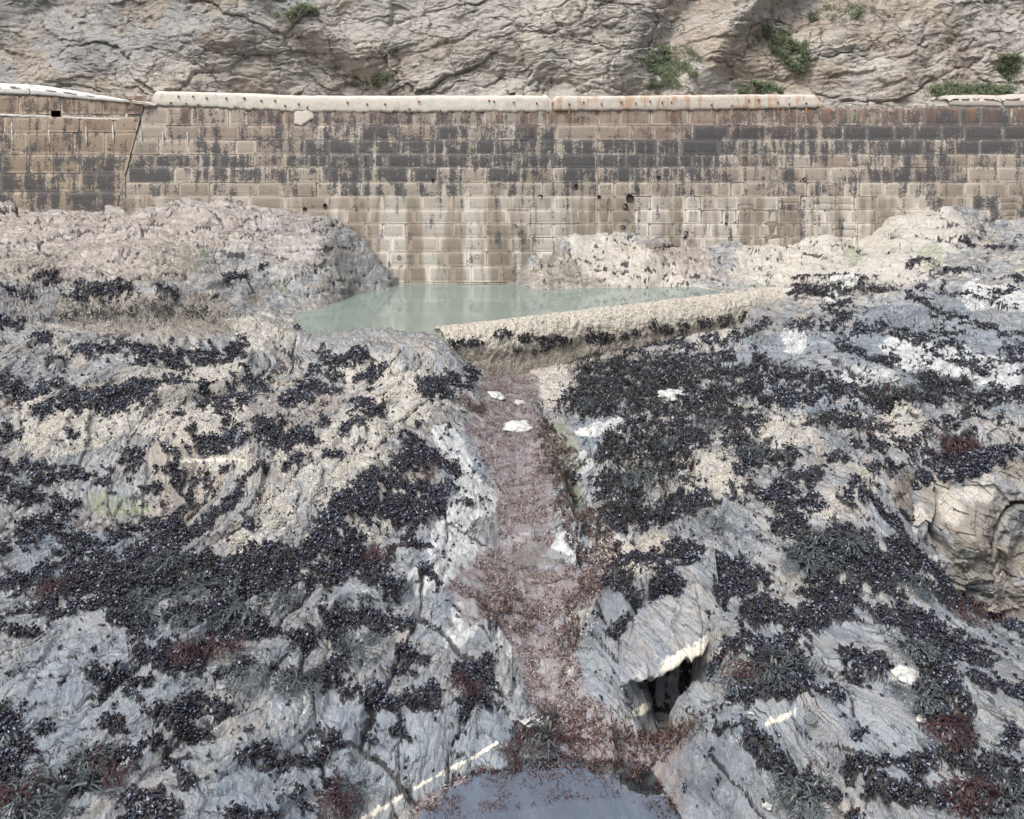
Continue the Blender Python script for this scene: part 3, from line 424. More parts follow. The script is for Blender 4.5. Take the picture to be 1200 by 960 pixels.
# sideways shift so ledges overhang: the cave by the channel and the brown undercut ledge
Y2 = Y.copy(); X2 = X.copy()
g = 0 * np.exp(-(((X - 1.72) / .42) ** 2)) * np.exp(-(((Y - 8.75) / .75) ** 2)); hi = sst(-1.75, -1.15, Z); Y2 -= g * (hi - .35) * .55; Z -= g * (1 - hi) * .35
g2 = 0 * sst(4.3, 5.2, X) * np.exp(-(((Y - 11.0) / .6) ** 2)); hi2 = sst(-1.3, -.35, Z); Y2 -= g2 * (hi2 - .5) * .5
Y2 += .05 * fbm(X * 2, Y * 1, Z * 3, o=3, seed=81) * calm; X2 += .05 * sg * fbm(X * 1.5 + 9, Y * .8, Z * 3, o=3, seed=83) * calm
ck = g2 * sst(.1, -.2, Z) ; Y2 += ck * (.55 * np.exp(-((X - 5.13 + .05 * np.sin(Z * 7)) / .05) ** 2) + .30 * np.exp(-((X - 6.05) / .35) ** 2 - ((Z + .75) / .4) ** 2) + .14 * np.exp(-((X - 5.5) / .22) ** 2 - ((Z + 1.1) / .25) ** 2) * -1)
vg = np.stack([X2, Y2, Z0 + 0 * Z], 1).reshape(NR, NU, 3); vg[..., 2] = Zg; nn_ = np.cross(np.gradient(vg, axis=1), np.gradient(vg, axis=0))
for ax_ in range(3): nn_[..., ax_] = sum(np.roll(np.roll(nn_[..., ax_], a, 0), b, 1) for a in (-6, -3, 0, 3, 6) for b in (-6, -3, 0, 3, 6)) / 25
nn_ = nn_.reshape(-1, 3); nn_ /= np.linalg.norm(nn_, axis=1)[:, None] + 1e-12; steep = sst(.75, .35, nn_[:, 2])
rr_ = (.045 * fbm(X * 3.5, Y2 * 3.5, Z * 3.5, o=6, seed=87, g=.62) * steep + .010 * fbm(X * 11, Y2 * 11, Z * 11, o=4, seed=87, g=.7)) * calm; X2 += nn_[:, 0] * rr_; Y2 += nn_[:, 1] * rr_; Z += nn_[:, 2] * rr_
V = np.stack([X2, Y2, Z], 1)
pxf, pyf = px_of(X2, Y2, Z)
fr = lambda G, k, sd, a=.6: sst(-.35, .5, look(G, pxf, pyf) + a * fbm(X * k, Y * k * .7, o=4, seed=sd, g=.6))
farb = sst(17, 20, Y); rightlow = 0
barn = np.clip(.20 + .46 * fr(G_BN, 2.5, 91) + .22 * farb - .35 * fr(G_WT, 1, 92) + .12 * sst(16, 9, Y) * -1, 0, 1)
brown = np.clip(fr(G_B, 1.5, 93, .5), 0, 1); mauve = np.clip(fr(G_MV, 1.5, 94, .5) + .10 * farb * (pxf < 480), 0, 1)
wet = np.clip(fr(G_WT, 1.2, 95, .7) + .45 * sst(13, 8, Y), 0, 1); pale = fr(G_PL, 3, 96, .55)
pink = np.clip(fr(G_P, 5, 97, .55), 0, 1); green = fr(G_G, 4, 98, .5); qz = sst(-.3, .3, look(G_Q, pxf, pyf) + .5 * fbm(X * 12, Y * 12, o=2, seed=99))
qz *= Y < 16
under = sst(-.25, .1, Z) ; tide = (pxf > 330) * (pyf < 392) * (pxf < 920) * sst(.14, .0, Z) * (Y > 18)
brown = np.clip(brown + tide * .5, 0, 1)
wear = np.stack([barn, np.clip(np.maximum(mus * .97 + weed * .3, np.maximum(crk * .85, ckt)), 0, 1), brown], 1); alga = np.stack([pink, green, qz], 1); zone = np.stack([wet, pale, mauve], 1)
flow = np.stack([bedc, along, .35 * (Z - Z0) + .25 * X + steep * Z], 1)
idx = np.arange(NR * NU).reshape(NR, NU); Q = np.stack([idx[:-1, :-1], idx[:-1, 1:], idx[1:, 1:], idx[1:, :-1]], -1).reshape(-1, 4)
qc = V[Q[:, 0]]; qx, qy = pxf[Q[:, 0]], pyf[Q[:, 0]]; Dq = qc[:, 1]; jag = 10 * noise(qc[:, 0] * 1.5, qc[:, 1] * 1.5, seed=5)
reg = np.zeros(len(Q), int)
reg[(Dq > 17.6) & (qx < 470) & (qy < 374 + jag)] = 1
reg[(Dq > 23.6) & (qx > 585) & (qx < 905 + jag) & (qc[:, 2] > -.3)] = 2
reg[(Dq > 21.0) & (qx >= 905 + jag)] = 3
reg[(Dq > 8.2) & (Dq < 9.9 + jag * .02) & (qc[:, 0] > .62 + jag * .01) & (qc[:, 0] < 2.15 + jag * .01) & (qy > 690) & (qy < 862)] = 5
reg[(Dq > 15.0) & (Dq < 18.6) & (qx > 225 + jag) & (qx < 350) & (qy > 374) & (qy < 438 + jag)] = 6
INFO = {0: ("rocky_shore", None, None), 1: ("rock_outcrop", "long low grey-brown rock outcrop sloping up to the foot of the wall at left", "rock outcrop"),
 2: ("rock_outcrop", "pale humped rock rising from the far edge of the pool against the wall", "rock outcrop"), 3: ("rock_outcrop", "pale layered rock bank climbing to the wall beyond the right end of the weir", "rock outcrop"),
  5: ("boulder", "blue-grey fractured rock block overhanging the small dark cave beside the channel", "boulder"),
 6: ("boulder", "cream barnacled rock hump with a hollow front beside the near left pool edge", "boulder")}
def sub_mesh(name, q):
    u, inv = np.unique(q, return_inverse=True); return mesh_np(name, V[u], inv.reshape(-1, 4), M_ROCK, attrs={"wear": wear[u], "alga": alga[u], "zone": zone[u], "flow": flow[u]})
for r_, (nm, lb, ct) in INFO.items():
    q = Q[reg == r_]
    if not len(q): continue
    o = sub_mesh(nm, q)
    if r_ == 0: tag(o, kind='structure')
    else: tag(o, lb, ct)
# vertex normals of the sheet, for whatever grows on it
VG = V.reshape(NR, NU, 3); du = np.gradient(VG, axis=1); dv = np.gradient(VG, axis=0); NRM = np.cross(du, dv); AREA = np.linalg.norm(NRM, axis=2); NRM /= AREA[..., None] + 1e-12
# ground far beyond the sheet
s_ = 60; mesh_np("seabed", np.array([(-s_, -s_, -3.2), (s_, -s_, -3.2), (s_, 26.9, -3.2), (-s_, 26.9, -3.2)]), [[0, 1, 2, 3]], mat_plain("seabed_rock", (.12, .12, .12), (.25, .24, .22), 2))['kind'] = 'structure'

# ------------------------------------------------------------------ water
def sheet(name, poly, z, mat, kind='structure'):
    pts = [unproj(x, y, z) for x, y in poly]; me = bpy.data.meshes.new(name); me.from_pydata(pts, [], [list(range(len(pts)))]); me.materials.append(mat)
    o = bpy.data.objects.new(name, me); COL.objects.link(o); o['kind'] = kind; return o
sheet("pool_water", [(300,372),(345,394),(420,396),(490,400),(545,392),(600,377),(700,364),(800,352),(935,338),(935,331),(600,331),(440,330),(380,345)], 0.0, mat_water("milky_sea_water", (.16, .20, .182), .05, .25, (1.2, .5, 1), .006))
sheet("channel_water", [(530,965),(480,975),(520,915),(580,890),(650,872),(700,868),(760,872),(812,900),(812,975)], -1.755, mat_clear("clear_water", .03, (.66, .74, .78), .6))
sheet("rock_pool_water", [(85,618),(130,590),(250,566),(262,582),(200,612),(120,632)], -.735, mat_clear("rock_pool_clear_water", .05, (.8, .78, .74)))
sheet("channel_water", [(598,652),(625,632),(668,634),(672,652),(640,664),(604,662)], -1.165, mat_clear("shallow_clear_water", .12, (.85, .88, .92), .5))

# ------------------------------------------------------------------ harbour wall
def dw(x): return 25.45 + min(max(0, x - 590) * .0045, 1.4)
def wall_pt(x, y, off=0): return at_depth(x, y, dw(x) - off)
def joint_x(y): return 168 - (y - 125) * .265            # slanted straight joint between the two builds of wall
class Grid:
    def __init__(s): s.V = []; s.Q = []; s.a = []; s.b = []; s.n = 0
    def add(s, P, a, b):
        h, w = P.shape[:2]; i = np.arange(h * w).reshape(h, w) + s.n; s.Q.append(np.stack([i[:-1, :-1], i[:-1, 1:], i[1:, 1:], i[1:, :-1]], -1).reshape(-1, 4))
        s.V.append(P.reshape(-1, 3)); s.a.append(np.tile(a, (h * w, 1))); s.b.append(b.reshape(-1, 3)); s.n += h * w
    def build(s, name, mat, parent): return mesh_np(name, np.concatenate(s.V), np.concatenate(s.Q)[:, ::-1], mat, parent=parent, attrs={"block": np.concatenate(s.a), "wallzone": np.concatenate(s.b)})
def block(G, x0, x1, y0, y1, gap, proud, attr, left=False):
    """one squared stone: rounded arrises, a slightly bellied rough face; x0,x1 may be callables of y"""
    f0 = x0 if callable(x0) else (lambda y: x0); f1 = x1 if callable(x1) else (lambda y: x1)
    nx = max(5, int((f1(y0) - f0(y0)) / 3)); ny = 7
    us_ = np.concatenate([[0, 0], np.linspace(0, 1, nx), [1, 1]]); vs_ = np.concatenate([[0, 0], np.linspace(0, 1, ny), [1, 1]])
    P = np.zeros((len(vs_), len(us_), 3)); B = np.zeros_like(P)
    c = [random.uniform(-.3, .9) for _ in range(4)]
    for j, v in enumerate(vs_):
        for i, u in enumerate(us_):
            y = y0 + gap + (y1 - y0 - 2 * gap) * v; a = f0(y) + gap; b = f1(y) - gap
            # knock the corners a little
            cu = min(u, 1 - u) * (b - a); cv = min(v, 1 - v) * (y1 - y0)
            y += (.5 - v) * c[0] * max(0, 1 - cu / 2); x = a + (b - a) * u + (.5 - u) * c[1] * max(0, 1 - cv / 2)
            e = 1 - max(0, 1 - cu / 1.3) ** 2; e2 = 1 - max(0, 1 - cv / 1.3) ** 2; off = proud + .022 * min(e, e2)
            off += .006 * (c[2] * (u - .5) + c[3] * (v - .5))
            if i in (0, len(us_) - 1) or j in (0, len(vs_) - 1): off = -.12
            P[j, i] = wall_pt(x, y, off)
            B[j, i] = (sst(212, 250, y) if not left else 0, sst(160, 128, y) * (1 if x > 560 else .35), 0)
    G.add(P, attr, B)
def split_row(x0, x1, lo, hi):
    xs = [x0]
    while x1 - xs[-1] > hi: xs.append(xs[-1] + random.uniform(lo, hi))
    if x1 - xs[-1] < lo * .6 and len(xs) > 1: xs.pop()
    return xs + [x1]
w_main = tag(empty("harbour_wall", wall_pt(700, 333)), "long masonry harbour wall of squared granite, black lichened above and tan below, behind the pool", "wall", kind='thing')
w_left = tag(empty("harbour_wall", wall_pt(60, 260)), "older tan and rusty masonry wall of bigger blocks at the far left end", "wall", kind='thing')
def under(parent, o): o.parent = parent; o.matrix_parent_inverse = Matrix.Translation(parent.location).inverted(); return o
rows = [126, 147, 164, 181, 196, 214, 230, 246, 262, 278, 295, 312, 331, 350, 370]
G1 = Grid(); XE = 1420
for k in range(len(rows) - 1):
    y0, y1 = rows[k], rows[k + 1]; lo, hi = ((20, 58) if k < 9 else (17, 34))
    xs = split_row(joint_x((y0 + y1) / 2), 700, lo, hi)[:-1] + split_row(700, XE, *((20, 46) if k < 5 else (15, 30)))
    for i in range(len(xs) - 1):
        a, b = xs[i], xs[i + 1]; c = (a + b) / 2
        if k == 0 and a < 340 < b: pass
        if k <= 4:
            D_ = {0: .5, 1: .62, 2: .85, 3: .9, 4: .72}[k]
            if c < 370: D_ = {0: .42, 1: .25, 2: .3, 3: .62, 4: .55}[k]
            elif 640 < c < 830: D_ *= {0: .45, 1: .6, 2: 1, 3: 1, 4: .75}[k]
            elif c > 830: D_ = {0: .8, 1: .95, 2: .82, 3: .55, 4: .42}[k]
        else: D_ = .32 if k == 5 else .08
        D_ = np.clip(D_ + random.uniform(-.26, .2), 0, 1) if k < 6 else max(0, D_ + random.uniform(-.08, .05))
        if c > 980 and k in (6, 7) and random.random() < .12: D_ = .8
        rs = (random.random() ** 2 * (.75 if k < 2 else .3)) + (.5 if c > 860 and k in (3, 4) and random.random() < .3 else 0)
        if k < 2 and 640 < c < 960: rs += .35
        at = (random.random(), float(D_), min(1, rs))
        gp = .30 if k < 5 else .15
        pieces = [(y0, y1)]
        if c > 850 and k > 5 and random.random() < .22: ym = y0 + (y1 - y0) * random.uniform(.4, .6); pieces = [(y0, ym), (ym, y1)]
        for (p, q) in pieces: block(G1, joint_x if i == 0 else a, b, p, q, gp * random.uniform(.3, 1.5), random.uniform(-.012, .014), at)
under(w_main, G1.build("stone_courses", M_STONE, None))
def backing(name, xs, ys, off, mat, parent, skip=None, lx=None):
    G = Grid()
    for i in range(len(xs) - 1):
        for j in range(len(ys) - 1):
            if skip and skip(xs[i], xs[i + 1], ys[j], ys[j + 1]): continue
            P = np.array([[wall_pt(xs[i], ys[j], off), wall_pt(xs[i + 1], ys[j], off)], [wall_pt(xs[i], ys[j + 1], off), wall_pt(xs[i + 1], ys[j + 1], off)]])
            B = np.zeros((2, 2, 3)); B[0, :, 0] = sst(200, 240, ys[j]); B[1, :, 0] = sst(200, 240, ys[j + 1]); G.add(P, (0, 0, 0), B)
    return under(parent, G.build(name, mat, None))
backing("mortar", list(np.linspace(150, XE, 30)), [124, 160, 200, 215, 230, 245, 280, 370], -.006, M_MORTAR, w_main)
G2 = Grid(); lrows = [(112, 134), (137, 155), (155, 181), (181, 203), (203, 225), (225, 249), (249, 272), (272, 295)]
for k, (y0, y1) in enumerate(lrows):
    xs = split_row(-240, joint_x((y0 + y1) / 2), 34, 58)
    if k == 0: xs = [x for x in xs if not 20 < x < 100]; xs = sorted(xs + [22, 60, 71, 108])
    for i in range(len(xs) - 1):
        a, b = xs[i], xs[i + 1]; at = (random.random(), {0: .4, 1: .3, 2: .28, 3: .45, 4: .62, 5: .5, 6: .4, 7: .3}[k] + random.uniform(-.2, .2), random.random() * (.95 if k in (0, 1, 2) else .4))
        p, q = y0, y1
        if (a, b) == (60, 71): block(G2, a, b, 112, 130, .4, .05, at, True); continue
        block(G2, a, joint_x if i == len(xs) - 2 else b, p, q, .35, .05 + random.uniform(-.012, .014), at, True)
under(w_left, G2.build("stone_courses", M_STONEL, None))
backing("mortar", [-240, -100, 0, 60, 71, 100, joint_x(205)], [110, 130, 137, 155, 200, 240, 300], .035, M_MORTAR, w_left, skip=lambda a, b, c, d: a == 60 and c == 130)
# square putlog hole, lined
hb = [wall_pt(x, y, o_) for o_ in (.045, -.45) for x, y in ((60, 130), (71, 130), (71, 137), (60, 137))]
M_DARK = mat_plain("hole_shade_dark", (.012, .01, .01), (.03, .024, .02), 12)  # near-black colour stands in for the shade inside the holes
under(w_left, mesh_np("square_hole", np.array(hb), [[0, 1, 5, 4], [1, 2, 6, 5], [2, 3, 7, 6], [3, 0, 4, 7], [4, 5, 6, 7]], M_DARK, smooth=False))

def loft(name, path, prof, mat, parent=None, namp=.02, nsc=3., caps=True):
    """path: list of (front-edge point, back direction vector, height); prof: list of (back, up) normalised; every ring closed"""
    rings = []
    for (p, back, h) in path:
        rings.append([(p[0] + back[0] * u, p[1] + back[1] * u, p[2] + h * v) for u, v in prof])
    P = np.array(rings); n, m = P.shape[:2]; f = P.reshape(-1, 3)
    dn = fbm(f[:, 0] * nsc, f[:, 1] * nsc, f[:, 2] * nsc, o=4, seed=int(abs(f[0, 0]) * 7) % 50); f[:, 2] += namp * dn; f[:, 1] += namp * np.roll(dn, 7)
    i = np.arange(n * m).reshape(n, m); j = np.roll(i, -1, axis=1); q = np.stack([i[:-1], j[:-1], j[1:], i[1:]], -1).reshape(-1, 4)
    tr = []
    if caps:
        c0_, c1_ = f[:m].mean(0), f[-m:].mean(0); f = np.vstack([f, c0_, c1_]); a = n * m
        for k in range(m): tr.append((a, k, (k + 1) % m)); tr.append((a + 1, (n - 1) * m + (k + 1) % m, (n - 1) * m + k))
    o = mesh_np(name, f, q[:, ::-1], mat, tris=[(t_[0], t_[2], t_[1]) for t_ in tr] if tr else None)
    if parent: under(parent, o)
    return o
def coping(name, top, bot, mat, parent, proud, depth=.9, step=4., rnd=.15, ragged=0., endr=5):
    """top, bot: photo polylines (x, y) at the wall plane"""
    x0, x1 = top[0][0], top[-1][0]; n = max(8, int((x1 - x0) / step)); path = []
    for i in range(n + 1):
        x = x0 + (x1 - x0) * i / n; yt = np.interp(x, *zip(*top)); yb = np.interp(x, *zip(*bot)) + ragged * noise(np.array([x * .21]), np.array([3.3]))[0]
        e = min(1, (x - x0 + .3) / endr, (x1 - x + .3) / endr); e = math.sqrt(max(.05, 1 - (1 - e) ** 2)); yt = yb - (yb - yt) * (.45 + .55 * e)
        p = wall_pt(x, yb, proud - (1 - e) * .06); q = wall_pt(x, yt, proud); path.append((p, (0, depth), q[2] - p[2]))
    r = rnd; prof = [(0.02, 0), (0, .15), (0, .4), (0, .65), (0, 1 - r), (.02, 1 - r * .5), (.06, 1 - r * .18), (.13, 1), (.3, 1.02), (.6, 1.02), (1, .98), (1, 0), (.5, 0)]
    return loft(name, path, prof, mat, parent, .018, 4.)
C_W = mat_coping("white_lime_coping", .1); C_R = mat_coping("rust_streaked_coping", 1.0, (.48, .45, .40)); C_G = mat_coping("grey_stone_coping", .0, (.40, .37, .34)); C_L = mat_coping("weathered_white_coping", .0, (.50, .50, .48))
coping("coping", [(-240, 92), (0, 97.5), (34, 98.5)], [(-240, 106), (34, 110.5)], C_L, w_left, .11, rnd=.4)
coping("coping", [(34.6, 98.5), (100, 109), (152, 117)], [(34.6, 110.5), (100, 116.5), (152, 120.5)], C_L, w_left, .12, rnd=.4)
coping("coping", [(152.5, 116), (182, 121.5)], [(152.5, 121), (182, 124.5)], C_R, w_left, .115, rnd=.4)
# the tapered wedge of stone that carries the sloping coping on the left
coping("coping", [(178, 107.5), (188, 106.8), (300, 109.5), (345, 112), (450, 112.2), (560, 112), (646.5, 112)], [(178, 123.5), (250, 126), (344, 131), (400, 131.5), (646.5, 131)], C_W, w_main, .05, ragged=2.2)
coping("coping", [(647.2, 112.5), (700, 112.8), (800, 111.5), (900, 110.5), (960, 111)], [(647.2, 129.5), (800, 129), (960, 126)], C_R, w_main, .075, ragged=1.2)
coping("coping", [(1112, 111.5), (1150, 111), (1174, 112)], [(1112, 124), (1174, 125)], C_G, w_main, .03, rnd=.5)
coping("coping", [(1175, 111), (1230, 109.5), (1290, 109)], [(1175, 125), (1290, 124)], C_G, w_main, .04, rnd=.5)
coping("coping", [(1291, 109), (1420, 108)], [(1291, 124), (1420, 123)], C_G, w_main, .04, rnd=.5)
coping("render_patch", [(343, 128), (368, 128)], [(343, 146), (352, 148.5), (368, 138)], C_W, w_main, .035, depth=.12, rnd=.15, ragged=2.5)
# mortar band on the left wall, open joint filled white
coping("mortar_band", [(-120, 131.5), (0, 133.2), (60, 136.2)], [(-120, 134), (0, 135.8), (60, 138.6)], C_L, w_left, .075, depth=.1, rnd=.3, ragged=.8, endr=2)
coping("mortar_band", [(71, 136.6), (110, 138), (142, 138.8)], [(71, 139), (110, 140.3), (142, 141)], C_L, w_left, .075, depth=.1, rnd=.3, ragged=.8, endr=2)
# white lime drips below the mortar band
for k, (x, y0, y1, par, pr) in enumerate([(13.5, 144, 167, w_left, .085), (57, 146, 168, w_left, .085), (100.5, 148, 168, w_left, .085), (132, 146, 168, w_left, .085), (165, 153, 170, w_main, .04), (190.5, 154, 171, w_main, .04), (219.5, 155, 170, w_main, .04)]):
    Pv = []; ns = 9
    for i in range(ns):
        f = i / (ns - 1); y = y0 + (y1 - y0) * f; w = (1.5 - .5 * f) * (1 + .25 * math.sin(i * 2.1 + k)) * (1 if 0 < i < ns - 1 else .4) * (.8 if k > 3 else 1); x_ = x + f * 1.2
        Pv += [wall_pt(x_ - w, y, pr - .05), wall_pt(x_ - w * .5, y, pr), wall_pt(x_ + w * .5, y, pr), wall_pt(x_ + w, y, pr - .05)]
    qs = [[i * 4 + j, i * 4 + j + 4, i * 4 + j + 5, i * 4 + j + 1] for i in range(ns - 1) for j in range(3)]
    under(par, mesh_np("lime_drip", np.array(Pv), qs, C_L))
# rusty iron pegs with their run-off
M_RUST = mat_plain("rusty_iron", (.09, .03, .018), (.22, .09, .045), 40, .9); M_STAIN = mat_plain("rust_run", (.30, .14, .07), (.46, .27, .16), 14, .9)
def lump(name, c, r, mat, parent=None, seed=0, amp=.25, seg=12, rings=8, attrs=None):
    vs_ = []; 
    for j in range(rings + 1):
        th = math.pi * j / rings
        for i in range(seg):
            ph = 2 * math.pi * i / seg; vs_.append((math.sin(th) * math.cos(ph), math.sin(th) * math.sin(ph), math.cos(th)))
    f = np.array(vs_); d = 1 + amp * fbm(f[:, 0] * 1.7 + seed, f[:, 1] * 1.7, f[:, 2] * 1.7, o=3, seed=seed); f = f * d[:, None] * np.array(r)[None]
    i = np.arange((rings + 1) * seg).reshape(rings + 1, seg); j = np.roll(i, -1, axis=1); q = np.stack([i[:-1], i[1:], j[1:], j[:-1]], -1).reshape(-1, 4)
    if attrs: attrs = {k: np.tile(v, (len(f), 1)) for k, v in attrs.items()}
    o = mesh_np(name, f, q, mat, attrs=attrs); o.location = c
    if parent: under(parent, o)
    return o
pegs = [(209,113,1),(226,113,1),(242,115,2),(265,115,2),(286,115,2),(306,118,2),(322,118,2),(350,122,2),(360,126,1),(392,130,1),(407,120,2),(430,122,1),(451,122,1),(491,119,2),(480,128,1),(573,118,1),(579,119,2),(602,120,2),(629,121,1),(667,122,3),(684,120,2),(705,122,3),(728,120,2),(745,121,3),(762,119,2),(776,120,3),(787,120,3),(834,123,3),(858,124,3),(878,118,3),(889,117,3),(912,120,3),(925,122,3),(945,121,3),(200,120.5,0),(218,121.5,0),(232,123,0),(275,126,0),(297,127,0),(334,124,0),(461,130,0),(516,130,0),(545,130,0),(614,130,0)]
for k, (x, y, n) in enumerate(pegs):
    pr = .075 if x < 647 else .10
    p = wall_pt(x, y, pr); pg = lump("iron_peg", p, (.028, .04, .03), M_RUST, w_main, seed=k, seg=8, rings=5)
    if n:
        L = (3 + 3 * n); Pv = []; ns = 6
        for i in range(ns):
            f = i / (ns - 1); w = (.9 + .25 * n) * (1 - .6 * f) * (1 + .2 * math.sin(i * 3 + k)); yy = y + L * f
            Pv += [wall_pt(x - w, yy, pr - .085), wall_pt(x - w * .4, yy, pr - .052), wall_pt(x + w * .4, yy, pr - .052), wall_pt(x + w, yy, pr - .085)]
        st = mesh_np("rust_stain", np.array(Pv), [[i * 4 + j, i * 4 + j + 4, i * 4 + j + 5, i * 4 + j + 1] for i in range(ns - 1) for j in range(3)], M_STAIN)
        st.location = (0, 0, 0); st.parent = pg; st.matrix_parent_inverse = pg.matrix_world.inverted() if False else Matrix.Translation(Vector(pg.location)).inverted()
# weep holes: shallow cups on the masonry, their inner shade put into the colour
for k, (x, y, r) in enumerate([(633,231,2.6),(702,231,2),(738,232,4.2),(733,242,3),(746,221,2),(675,218,2.2),(730,266,2),(772,208,1.8),(507,211,1.5),(468,302,2),(559,301,2.4),(424,240,1.6),(572,272,1.8),(270,238,2.6),(281,238,2.6),(357,245,2),(381,241,2.2),(943,210,2.2),(1040,262,1.6),(804,273,2.2),(803,278,1.6),(851,262,1.4)]):
    c = Vector(wall_pt(x, y, .028)); rr = r * .0245; n = 10; Pv = []
    for o_, s_ in ((-.02, 1.22), (.012, 1.16), (.012, .98), (-.01, .9)):
        for i in range(n): a = 2 * math.pi * i / n; k_ = s_ * (1 + .12 * math.sin(3 * a + k)); Pv.append((c.x + rr * k_ * math.cos(a), c.y - o_, c.z + rr * k_ * math.sin(a)))
    i = np.arange(4 * n).reshape(4, n); j = np.roll(i, -1, 1); q = np.stack([i[:-1], j[:-1], j[1:], i[1:]], -1).reshape(-1, 4)
    Pv.append((c.x, c.y + .02, c.z)); tr = [(4 * n, 3 * n + a, 3 * n + (a + 1) % n) for a in range(n)]
    under(w_main, mesh_np("weep_hole", np.array(Pv), q, M_DARK, tris=tr))
# ------------------------------------------------------------------ quay behind the wall
qz_ = 4.55
mesh_np("quay_ground", np.array([(-40, 27.1, qz_), (40, 27.1, qz_), (40, 36, qz_ + .2), (-40, 36, qz_ + .2), (-40, 27.1, -3), (40, 27.1, -3)]), [[0, 1, 2, 3], [4, 5, 1, 0]], mat_plain("quay_gravel", (.2, .18, .15), (.33, .3, .26), 5), smooth=False)['kind'] = 'structure'
# ------------------------------------------------------------------ the cliff
NX, NZ = 900, 420; cx_ = np.linspace(-27, 27, NX); cz_ = np.linspace(3.8, 17, NZ); CXX, CZZ = np.meshgrid(cx_, cz_); cX = CXX.ravel(); cZ = CZZ.ravel()
ppx = CX + F * cX / 31.5; ppy = YH + F * (HC - cZ) / 31.5
cY = 31.0 + (cZ - 4) * .34 + 1.3 * fbm(cX * .12, cZ * .15, o=3, seed=201)
# a buttress edge running down to the right at left-centre, gullies further right
def ridge(xa, ya, xb, yb, w):
    L = math.hypot(xb - xa, yb - ya); s = ((ppx - xa) * (yb - ya) - (ppy - ya) * (xb - xa)) / L; return s / w
r1 = ridge(300, 0, 450, 110, 30); cY += -.9 * sst(-3, .0, -r1) * 0 + .8 * sst(-.6, .6, -r1) 
cY += 1.0 * np.exp(-ridge(820, 0, 760, 110, 30) ** 2) - .7 * np.exp(-ridge(880, 0, 800, 110, 26) ** 2) + .7 * np.exp(-ridge(960, 0, 900, 110, 40) ** 2)
fold = 1.0 * fbm(cX * .16, cZ * .22, o=3, seed=203)
bed = cZ + .10 * cX * np.where(ppx < 450, .5, -1) * 2 + .8 * fold
am = .4 + .6 * sst(-.3, .3, fbm(cX * .3, cZ * .3, o=2, seed=205))
cw = .5 * fbm(cX * .5, cZ * .5, o=4, seed=207, g=.6); cu = bed + .5 * cw; cv = .35 * cX + .2 * cZ + .6 * cw
for k_, A_, sd in ((.42, .30, 311), (1.0, .17, 312), (2.4, .06, 313), (5.5, .028, 314), (12, .015, 315)):
    d_, _k = facets(cu * k_ * 1.5 + sd, cv * k_ * 2.0, A_, sd, 1.1, .3); cY -= d_ * (.5 + .5 * am)
cY += -.03 * saw(bed * 5.5 + .6 * fbm(cX * 1.0, cZ * 1.0, o=3, seed=209), .8) + .16 * fbm(cX * .6, cZ * .8, o=3, seed=211) + .05 * fbm(cX * 3, cZ * 5, o=5, seed=213, g=.65)
cX2 = cX; cZ2 = cZ + .12 * fbm(cX * 1.1, cZ * 1.1, o=3, seed=219)
t1 = sst(.05, .6, .75 * sst(420, 150, ppx) * (1 + .3) * sst(130, 20, ppy) + .9 * fbm(cX * .3, cZ * .7, o=4, seed=221) * .8 - .05); t1 = np.clip(t1 * np.where(ppx < 460, 1, .45), 0, 1)
t2 = sst(.0, .5, fbm(cX * .35, cZ * .5, o=4, seed=223) + .25 * (ppx > 780)); t3 = sst(.05, .5, fbm(cX * .3, cZ * .5, o=4, seed=225) + .3 * sst(380, 480, ppx) * sst(760, 640, ppx))
CV = np.stack([cX2, cY, cZ2], 1); i = np.arange(NX * NZ).reshape(NZ, NX); q = np.stack([i[:-1, :-1], i[:-1, 1:], i[1:, 1:], i[1:, :-1]], -1).reshape(-1, 4)
mesh_np("cliff", CV, q, M_CLIFF, attrs={"tone": np.stack([t1, t2, t3], 1)})['kind'] = 'structure'
CG = CV.reshape(NZ, NX, 3)
def cliff_at(x, z):
    a = int(np.clip((x + 27) / 54 * (NX - 1), 0, NX - 1)); b = int(np.clip((z - 3.8) / 13.2 * (NZ - 1), 0, NZ - 1)); return CG[b, a]
# blades: curved strips written straight into arrays
def blades(P, N, L, W, col, segs=3, curl=.8, droop=None, spread=1.0, rng=RNG):
    n = len(P); r = rng.normal(size=(n, 3)); tdir = r - (r * N).sum(1, keepdims=True) * N; tdir /= np.linalg.norm(tdir, axis=1, keepdims=True) + 1e-9
    if droop is not None: tdir = tdir + droop; tdir -= (tdir * N).sum(1, keepdims=True) * N * .6; tdir /= np.linalg.norm(tdir, axis=1, keepdims=True) + 1e-9
    side = np.cross(tdir, N); side /= np.linalg.norm(side, axis=1, keepdims=True) + 1e-9
    tilt0 = rng.uniform(.4, 1.2, n)[:, None]; pos = P.copy(); out = []
    for k in range(segs + 1):
        f = k / segs; w = W[:, None] * (1 - .85 * f ** 2) * (.7 + .9 * f * (1 - f) * 2)
        out.append(pos - side * w / 2); out.append(pos + side * w / 2)
        ang = tilt0 - curl * 1.6 * f; pos = pos + (tdir * np.cos(ang) * spread + N * np.sin(ang)) * (L[:, None] / segs)
    V_ = np.stack(out, 1).reshape(-1, 3); m = 2 * (segs + 1); b = np.arange(n)[:, None] * m
    Q_ = np.concatenate([np.concatenate([b + 2 * k, b + 2 * k + 1, b + 2 * k + 3, b + 2 * k + 2], 1) for k in range(segs)], 0)
    return V_, Q_, np.repeat(col, m, axis=0)
M_LEAF = mat_attr("cliff_leaf", .6, .3)
